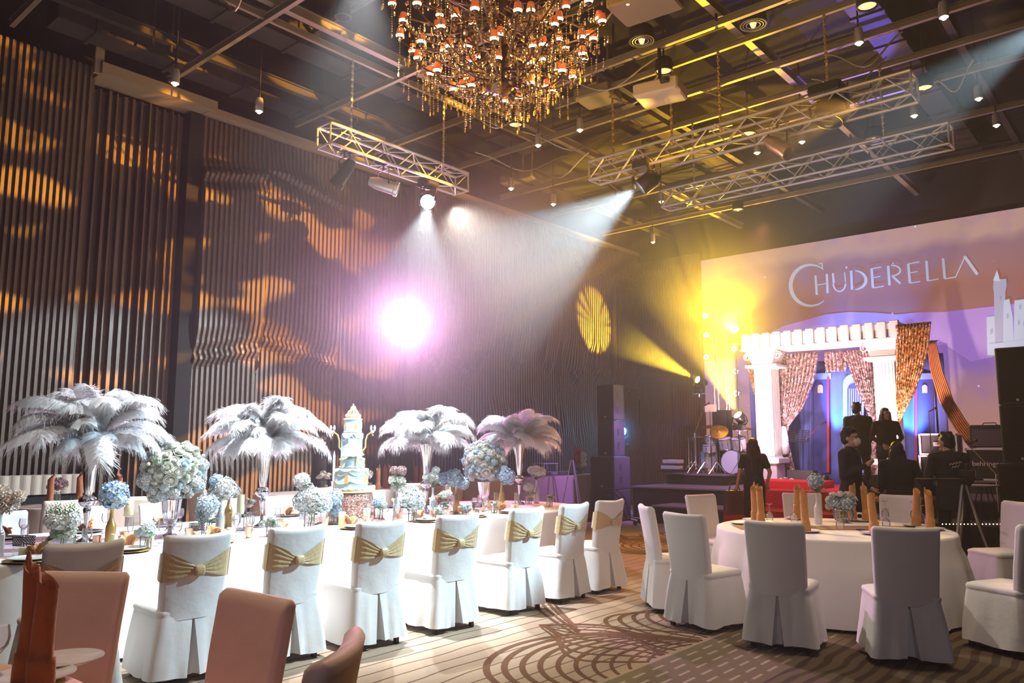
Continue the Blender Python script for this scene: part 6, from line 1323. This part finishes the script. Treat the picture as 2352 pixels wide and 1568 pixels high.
for r, z, n in rings:
    for k in range(n):
        a = 2 * pi * k / n + r * 3; rr = r * rdc.uniform(.95, 1.03); zz = z + rdc.uniform(-.05, .05); ca, sa = cos(a), sin(a)
        pts = [(ca * .06, sa * .06, max(.45, zz - .15)), (ca * rr * .35, sa * rr * .35, zz - .28), (ca * rr * .75, sa * rr * .75, zz - .26), (ca * rr, sa * rr, zz - .12), (ca * rr, sa * rr, zz - .03)]
        fine = [Vector(pts[0]) * (1 - t) ** 4 + Vector(pts[1]) * 4 * t * (1 - t) ** 3 + Vector(pts[2]) * 6 * t * t * (1 - t) ** 2 + Vector(pts[3]) * 4 * t ** 3 * (1 - t) + Vector(pts[4]) * t ** 4 for t in [i / 14 for i in range(15)]]
        arm = MB().tube(fine, .010, 6); arm.lathe([(0, -.05), (.035, -.04), (.042, -.03), (.01, -.02)], 12, c=(ca * rr, sa * rr, zz)); arm.build('arm', M['chmetal'], ch, True)
        sh = put('lamp_shade', me_shade, ch, (ca * rr, sa * rr, zz + .01)); put('bulb', me_bulb, sh); nl += 1
        for f in (5, 8, 11, 14): crystals.append(Vector(fine[f]))
        crystals.append(Vector((ca * rr * .9, sa * rr * .9, zz - .1)))
def strand(top, n, mb):
    z = top.z
    for i in range(n):
        z -= .030; s = .0085 if i < n - 1 else .014; mb.ell((top.x, top.y, z), (s, s, s * (1.2 if i < n - 1 else 1.9)), 5, 4)
for i in range(99):
    c = crystals[(i * 7) % len(crystals)]; mb = MB(); strand(c, rdc.randint(6, 13), mb); mb.build('crystal_strand', M['crystal'], ch)
mb = MB()
for i in range(800):
    c = crystals[rdc.randrange(len(crystals))] + Vector((rdc.uniform(-.14, .14), rdc.uniform(-.14, .14), rdc.uniform(-.12, .12))); strand(c, rdc.randint(1, 4), mb)
for i in range(60):
    a = rdc.uniform(0, 6.28); r = 1.18 * sqrt(rdc.random()); strand(Vector((r * cos(a), r * sin(a), .62 - .25 * (1 - r))), rdc.randint(5, 12), mb)
mb.build('crystal_drops', M['crystal'], ch, kind='stuff')
for k in range(26):
    a = rdc.uniform(0, 6.28); r = rdc.uniform(.3, .9); z = rdc.uniform(.6, 1.7); MB().tube([(r * cos(a) + .10 * q * cos(a + 2) , r * sin(a) + .10 * q * sin(a + 2), z + .12 * sin(q * 1.3)) for q in range(6)], .007, 5).build('scroll', M['chmetal'], ch, True)
MB().tube([(CH.x, CH.y, 8.05), (CH.x, CH.y, 8.19)], .12, 16).build('ceiling_rose', M['chmetal'], None, label='dark ceiling plate above the chandelier', cat='ceiling plate')
# ================================================================== PEOPLE
def cap(mb, a, b, ra, rb, n=12):
    a, b = Vector(a), Vector(b); mb.tube([a, a.lerp(b, .33), a.lerp(b, .66), b], [ra, ra * .66 + rb * .34, ra * .34 + rb * .66, rb], n); mb.ell(a, ra, n, 8); mb.ell(b, rb, n, 8)
def remesh(mb, name, mat, parent, vox=.011, it=6):
    o = mb.build(name, mat, parent, True, None); r = o.modifiers.new('r', 'REMESH'); r.mode = 'VOXEL'; r.voxel_size = vox; r.use_smooth_shade = True; s = o.modifiers.new('s', 'SMOOTH'); s.factor = .5; s.iterations = it; return o
def hand(mb, w, d, side, curl=.5):
    """palm, four curled fingers and a side thumb at wrist w along direction d"""
    d = Vector(d).normalized(); s = d.cross(Vector((0, 1, 0))) if abs(d.y) < .8 else d.cross(Vector((0, 0, 1))); s.normalize(); s *= side; n = d.cross(s).normalized(); w = Vector(w)
    cap(mb, w, w + d * .04, .026, .032, 8)
    for k, L in enumerate((.066, .075, .070, .055)):
        b = w + d * .065 + s * (.03 - .02 * k); m = b + d * L * .5 + n * L * .15 * curl; e = m + d * L * (.5 - .3 * curl) + n * L * .5 * curl; cap(mb, w + d * .03 + s * (.022 - .015 * k), b, .014, .011, 6); cap(mb, b, m, .0105, .0095, 6); cap(mb, m, e, .0095, .0085, 6)
    cap(mb, w + d * .02 + s * .022, w + d * .055 + s * .050 + n * .015, .014, .011, 6); cap(mb, w + d * .055 + s * .050 + n * .015, w + d * .085 + s * .052 + n * .03, .011, .009, 6)
def person(loc, face, H, label, A, hair='short', top=None, legs=None, lean=0.0, headyaw=0.0, sleeve='long', width=1.0, skirtlen=0.0, extra=None, group='crew and guests by the stage'):
    t = empty('person', loc, R(face - 90), label, 'person', group); k = H / 1.75; top = top or M['blackcloth']; legs = legs or M['blackcloth']
    V = lambda x, y, z: Vector((x * k * width, y * k, z * k)); Hp = 0.93
    def ln(v): v = Vector(v); z = v.z - Hp * k; return Vector((v.x, v.y + z * sin(lean), Hp * k + z * cos(lean))) if z > 0 else v
    sh = [V(-.175, 0, 1.41), V(.175, 0, 1.41)]; hip = [V(-.095, 0, .92), V(.095, 0, .92)]; kn = [V(-.11, .02, .50), V(.11, .02, .50)]; an = [V(-.12, -.01, .085), V(.12, -.01, .085)]
    el = [V(*A[0][0]), V(*A[1][0])]; wr = [V(*A[0][1]), V(*A[1][1])]
    b = MB(); hc = ln(V(0, .02, 1.60)); b.ell(hc + Vector((0, -.005, .02)) * k, (.076 * k, .095 * k, .10 * k), 20, 14); b.ell(hc + Vector((0, .03, -.045)) * k, (.055 * k, .060 * k, .065 * k), 16, 10)
    Mh = Matrix.Rotation(headyaw, 3, 'Z'); P_ = lambda x, y, z: hc + Mh @ (Vector((x, y, z)) * k)
    cap(b, P_(0, .088, .012), P_(0, .112, -.018), .009, .014, 8); b.ell(P_(0, .085, -.052), (.022 * k, .012 * k, .008 * k), 10, 6); b.ell(P_(0, .078, -.095), (.024 * k, .02 * k, .018 * k), 10, 6)
    for s in (-1, 1): b.ell(P_(.078 * s, -.005, -.01), (.010 * k, .018 * k, .028 * k), 8, 6); b.ell(P_(.032 * s, .078, .03), (.02 * k, .012 * k, .008 * k), 8, 6)
    cap(b, ln(V(0, -.01, 1.38)), ln(V(0, .0, 1.54)), .058 * k, .052 * k)
    def torso(mb, g):
        lp = []
        for z, rx, ry, yo in ((.86, .10, .07, 0), (.88, .150, .105, 0), (.94, .168, .118, -.005), (1.02, .155, .108, 0), (1.10, .143, .100, .005), (1.20, .152, .106, .005), (1.30, .168, .112, 0), (1.38, .172, .105, -.005), (1.43, .140, .085, -.01), (1.465, .085, .065, -.01), (1.48, .04, .04, -.01)):
            c = ln(V(0, yo, z)); lp.append([(c.x + (rx + g) * k * width * cos(a_), c.y + (ry + g) * k * sin(a_), c.z) for a_ in [2 * pi * i / 24 for i in range(24)]])
        mb.loft(lp)
        for i in (0, 1): cap(mb, ln(V((-.09, .09)[i], -.005, 1.415)), ln(sh[i] + Vector((0, 0, -.015))), (.058 + g) * k, (.056 + g) * k)
    torso(b, 0)
    for i in (0, 1):
        cap(b, ln(sh[i]), ln(el[i]), .048 * k, .036 * k); cap(b, ln(el[i]), ln(wr[i]), .036 * k, .025 * k); hand(b, ln(wr[i]), ln(wr[i]) - ln(el[i]), 1 if i else -1)
        cap(b, hip[i], kn[i], .082 * k, .052 * k); cap(b, kn[i], an[i], .050 * k, .034 * k); cap(b, an[i] + Vector((0, -.03, -.04)), an[i] + Vector((0, .12, -.055)), .034 * k, .028 * k, 8)
    body = remesh(b, 'body', M['skin'], t, .0105, 4)
    c = MB(); torso(c, .016)
    for i in (0, 1):
        if sleeve == 'long': cap(c, ln(sh[i]), ln(el[i]), .064 * k, .050 * k); cap(c, ln(el[i]), ln(el[i].lerp(wr[i], .93)), .050 * k, .036 * k)
        else: cap(c, ln(sh[i]), ln(sh[i].lerp(el[i], .62)), .066 * k, .058 * k)
    cap(c, ln(V(0, -.01, 1.40)), ln(V(0, -.005, 1.46)), .078 * k, .066 * k)
    if sleeve == 'long': c.loft([[(rx * k * width * cos(a_), ry * k * sin(a_), z * k) for a_ in [2 * pi * i / 24 for i in range(24)]] for z, rx, ry in ((.74, .185, .135), (.84, .192, .142), (.95, .186, .134), (1.03, .172, .122))])
    remesh(c, 'jacket' if sleeve == 'long' else 'shirt', top, t, .013, 5)
    l = MB(); l.ell(V(0, 0, .93), (.178 * k * width, .13 * k, .10 * k), 16, 10)
    for i in (0, 1): cap(l, hip[i], kn[i], .098 * k, .072 * k); cap(l, kn[i], an[i] + Vector((0, 0, .01)), .070 * k, .056 * k)
    remesh(l, 'trousers', legs, t, .014, 4)
    for i in (0, 1): MB().ell((an[i].x, .035, .040), (.048, .135, .040), 14, 8).build('shoe', M['black'], t, True)
    for s in (-1, 1): MB().ell(P_(.032 * s, .086, .012), (.013 * k, .007 * k, .007 * k), 10, 6).build('eye', M['black'], t, True)
    MB().ell(P_(0, .094, -.052), (.022 * k, .005 * k, .006 * k), 10, 6).build('lips', P('lip_tone', (.45, .10, .09), .5) if 'lip' not in M else M['lip'], t, True)
    h = MB(); hm = M['hair']
    h.ell(P_(0, -.028, .042), (.088 * k, .098 * k, .098 * k), 20, 12); h.ell(P_(0, -.045, -.01), (.082 * k, .075 * k, .085 * k), 16, 10); h.ell(P_(.02, .045, .095), (.065 * k, .05 * k, .03 * k), 12, 8)
    if hair.startswith('long'):
        hm = M['hairbrown'] if hair == 'longbrown' else hm
        for s in (-1, 0, 1):
            cap(h, P_(.06 * s, -.045, -.02), P_(.075 * s, -.085, -.20), .045 * k, .05 * k); cap(h, P_(.075 * s, -.085, -.20), P_(.065 * s, -.12 + .0, -.40), .05 * k, .022 * k)
        for s in (-1, 1): cap(h, P_(.072 * s, .02, .03), P_(.088 * s, .015, -.16), .026 * k, .030 * k); cap(h, P_(.088 * s, .015, -.16), P_(.10 * s, .03, -.30), .03 * k, .015 * k)
    else:
        for q in range(16): a = q * .8; h.ell(P_(.05 * cos(a), -.02 + .05 * sin(a), .115 + .012 * sin(q * 3)), (.026 * k, .026 * k, .022 * k), 8, 6)
    remesh(h, 'hair', hm, t, .010, 2)
    if extra: extra(t, P_, ln, V, k)
    return t
M['lip'] = P('lip_tone', (.45, .10, .09), .5)
DN = [((-.21, -.03, 1.14), (-.22, .03, .90)), ((.21, -.03, 1.14), (.22, .03, .90))]
away = 90 + math.degrees(YAW)      # looking the same way as the viewer
def bagx(t, P_, ln, V, k):
    w = V(-.30, .03, .86)
    mb = MB(); mb.loft([[(w.x - .06 + x * s, w.y + y, w.z - .02 + z) for x, y in rloop(.19, .06, .05, k=4, ns=4)] for s, z in ((.95, -.40), (1.0, -.36), (.92, -.15), (.72, -.02), (.70, 0))]); o = mb.build('handbag', M['hairbrown'] if False else P('plum_leather', (.10, .035, .04), .4), t, True)
    mb = MB(); mb.tube([(w.x - .16, w.y, w.z - .05), (w.x - .10, w.y, w.z + .12), (w.x + .0, w.y, w.z + .12), (w.x + .06, w.y, w.z - .05)], .010, 6); mb.build('bag_handle', M['black'], o, True)
p = atz(1738, 1241, 0); person((p.x, p.y, 0), away + 6, 1.72, 'person seen from behind with long brown hair, dark tee and a plum handbag', [((-.27, -.02, 1.15), (-.30, .04, .90)), ((.27, -.04, 1.15), (.25, .06, .93))], 'longbrown', M['navy'], M['blackcloth'], sleeve='short', extra=bagx)
def maskx(t, P_, ln, V, k):
    mb = MB(); mb.ell(P_(0, .082, -.045), (.062 * k, .045 * k, .052 * k), 16, 10); mb.build('face_mask', P('white_face_mask', (.75, .68, .66), .8), t, True); mb = MB()
    for s in (-1, 1): mb.tube([P_(.032 * s + .026 * cos(a), .098, .012 + .02 * sin(a)) for a in [2 * pi * i / 16 for i in range(17)]], .0035, 5); mb.tube([P_(.055 * s, .095, .015), P_(.08 * s, .0, .012)], .003, 5)
    mb.build('spectacles', M['black'], t, True)
q = atd(1950, 1020, 10.4); person((q.x, q.y, 0), away - 135, 1.84, 'person in black with white face mask and glasses, fist raised to the chest', [((-.22, -.05, 1.14), (-.22, .15, .98)), ((.22, .0, 1.12), (.06, .22, 1.27))], 'short', M['suit'], width=1.05, extra=maskx)
def lanx(t, P_, ln, V, k): mb = MB(); mb.tube([V(.075 * cos(a), -.01 + .075 * sin(a), 1.475 + .02 * sin(a)) for a in [2 * pi * i / 20 for i in range(21)]], .008, 6); mb.build('red_lanyard', M['red'], t, True)
q = atY(1972, 1000, 15.45); person((q.x, q.y, .68), away - 8, 1.72, 'person in dark suit with red lanyard, back turned, on the stage', [((-.215, -.02, 1.14), (-.20, .06, .90)), ((.215, -.02, 1.14), (.19, .12, .95))], 'short', M['suit'], width=1.15, headyaw=-.6, extra=lanx)
q = atY(2036, 1000, 15.35); person((q.x, q.y, .68), away + 176, 1.60, 'person with long dark hair and black suit smiling towards us on the stage', [((-.25, .0, 1.14), (-.12, .17, 1.02)), ((.25, .0, 1.14), (.12, .17, 1.0))], 'long', M['blackcloth'], width=1.15, headyaw=.15)
q = atd(2062, 1020, 10.6); person((q.x, q.y, 0), away - 14, 1.66, 'person in black with long straight hair, seen from behind leaning over', [((-.22, .0, 1.12), (-.22, .15, .95)), ((.27, .0, 1.10), (.32, .10, .86))], 'long', M['blackcloth'], lean=.12, width=1.15)
def scrx(t, P_, ln, V, k):
    mb = MB(); r = random.Random(5)
    for row, (x0, n) in enumerate(((-.075, 9), (-.05, 6))):
        pts = [V(x0 + .017 * i, -.137, 1.315 - .035 * row + (.012 if i % 2 else -.008) + .004 * i) for i in range(n)]; mb.tube(pts, .0045, 5)
    mb.build('shirt_print', P('pale_shirt_print', (.8, .65, .55), .7), t)
q = atd(2180, 1020, 10.3); opr = person((q.x, q.y, 0), away - 2, 1.78, 'person in black long sleeved tee with pale script on the back, at a tripod', [((-.25, .02, 1.12), (-.12, .20, .92)), ((.25, .04, 1.14), (.26, .24, 1.0))], 'short', M['blackcloth'], lean=.10, width=1.12, headyaw=.5, extra=scrx)
q = atd(742, 1000, 13.6); person((q.x, q.y, 0), away + 150, 1.78, 'person in dark clothes reaching down in the gloom beside the cake', [((-.27, .0, 1.14), (-.24, .05, .88)), ((.27, .05, 1.16), (.25, .2, .92))], 'short', M['suit'], group='crew and guests by the stage')
# camera tripod with tray
q = atd(2212, 1100, 9.75); t = empty('tripod', (q.x, q.y, 0), YAW, 'silver legged tripod with a flat tray in front of the shirt-print person', 'tripod')
for dx, dy in ((-.28, -.1), (.27, -.12), (.03, .3)): MB().tube([(dx, dy, 0), (dx * .5, dy * .5, .56), (dx * .08, dy * .08, 1.10)], [.012, .016, .018], 8).build('leg', M['truss'], t, True)
MB().tube([(0, 0, .7), (0, 0, 1.16)], .016, 8).build('column', M['black'], t); MB().rbox((-.18, 0, 1.17), (.72, .26, .02), .004).build('tray', M['blackmat'], t)
mb = MB(); mb.rbox((.0, 0, 0), (.17, .10, .10), .01); mb.lathe([(.035, 0), (.035, .08)], 16, c=(0, 0, .05)); mb.build('video_camera', M['black'], None, loc=(q.x + .05, q.y + .03, 1.235), label='small black camera on the tripod tray', cat='camera')
# keyboard stand / stool beyond
t = empty('bar_stool', (atY(2262, 1150, 13.6).x, 13.6, 0), 0, 'tall thin legged stool in front of the amplifiers', 'stool'); MB().lathe([(0, 0), (.22, 0), (.23, .02), (0, .03)], 24).build('seat', M['truss'], t, loc=(0, 0, .98))
for a in (.5, 2.1, 3.7, 5.3): MB().tube([(.30 * cos(a), .30 * sin(a), 0), (.08 * cos(a), .08 * sin(a), .98)], .010, 6).build('leg', M['black'], t)
mic_stand((atY(2290, 1120, 14.0).x, 14.0, .0 + .0), 1.15, (-.35, .45), 'boom stand crossing before the guitar amplifier')
for i, (px, s) in enumerate(((2120, 1), (2330, -1))):   # string of tiny lights behind the guest table
    pass
mb = MB()
for k in range(26): mb.ell((0 + .045 * k, 0, 0), .008, 6, 4)
mb.build('string_lights', P('tiny_warm_lights', (.9, .8, .6), .4, em=(1, .75, .4), es=4, sample=False), None, loc=(atd(2165, 1207, 9.7).x, atd(2165, 1207, 9.7).y, .62), rz=YAW, label='strip of tiny warm lights low behind the guest table', cat='string lights', kind='stuff')
# ------------------------------------------------------------------ stage haze in the hall's air
def haze(name, dens, R_=None, col=(1, 1, 1)):
    m = bpy.data.materials.new(name); m.use_nodes = True; N = m.node_tree.nodes; L = m.node_tree.links
    N.remove(N['Principled BSDF']); v = N.new('ShaderNodeVolumeScatter'); v.inputs['Color'].default_value = (*col, 1)
    v.inputs['Density'].default_value = dens; v.inputs['Anisotropy'].default_value = .4; L.new(v.outputs[0], N['Material Output'].inputs['Volume'])
    if R_:      # added puff that carries a lamp's glow, thinning outwards
        tc = N.new('ShaderNodeTexCoord'); ln = N.new('ShaderNodeVectorMath'); ln.operation = 'LENGTH'; L.new(tc.outputs['Object'], ln.inputs[0])
        mr = N.new('ShaderNodeMapRange'); mr.interpolation_type = 'SMOOTHERSTEP'; L.new(ln.outputs['Value'], mr.inputs[0]); mr.inputs[1].default_value = 0; mr.inputs[2].default_value = R_; mr.inputs[3].default_value = dens; mr.inputs[4].default_value = 0
        L.new(mr.outputs[0], v.inputs['Density'])
    return m
MB().box((-2.4, 9.9, 4.0), (18.4, 18.1, 7.9)).build('haze', haze('stage_haze', .0042), kind='stuff', label='thin theatrical haze hanging in the air of the hall', cat='haze')
def puff(p, R_, dens, label):  # local haze added so lamp glow and beams show
    MB().ell((0, 0, 0), R_, 20, 12).build('haze', haze('added_glow_puff', dens, R_), kind='stuff', label=label, cat='haze', loc=tuple(p))
puff(LAMP_P + Vector((.5, -.6, 0)), 4.2, .034, 'added haze puff for the glow round the pink lamp'); puff(LAMP_Y2 + Vector((-.7, -.5, .4)), 1.7, .09, 'added haze puff along the side yellow beam'); puff(LAMP_Y3 + Vector((-.2, -.3, .6)), 1.1, .12, 'added haze puff above the low yellow lamp'); puff(atY(1430, 990, 16.3) + Vector((0, -.3, 0)), .8, .12, 'added haze puff round the cyan lamp')
puff(LAMP_Y1 + Vector((0, -.6, .5)), 3.2, .075, 'added haze puff for the glow round the high yellow lamp')
puff(LAMP_A + Vector((-1.2, -.9, -.9)), 2.4, .040, 'added haze puff for the white beam under the long truss')
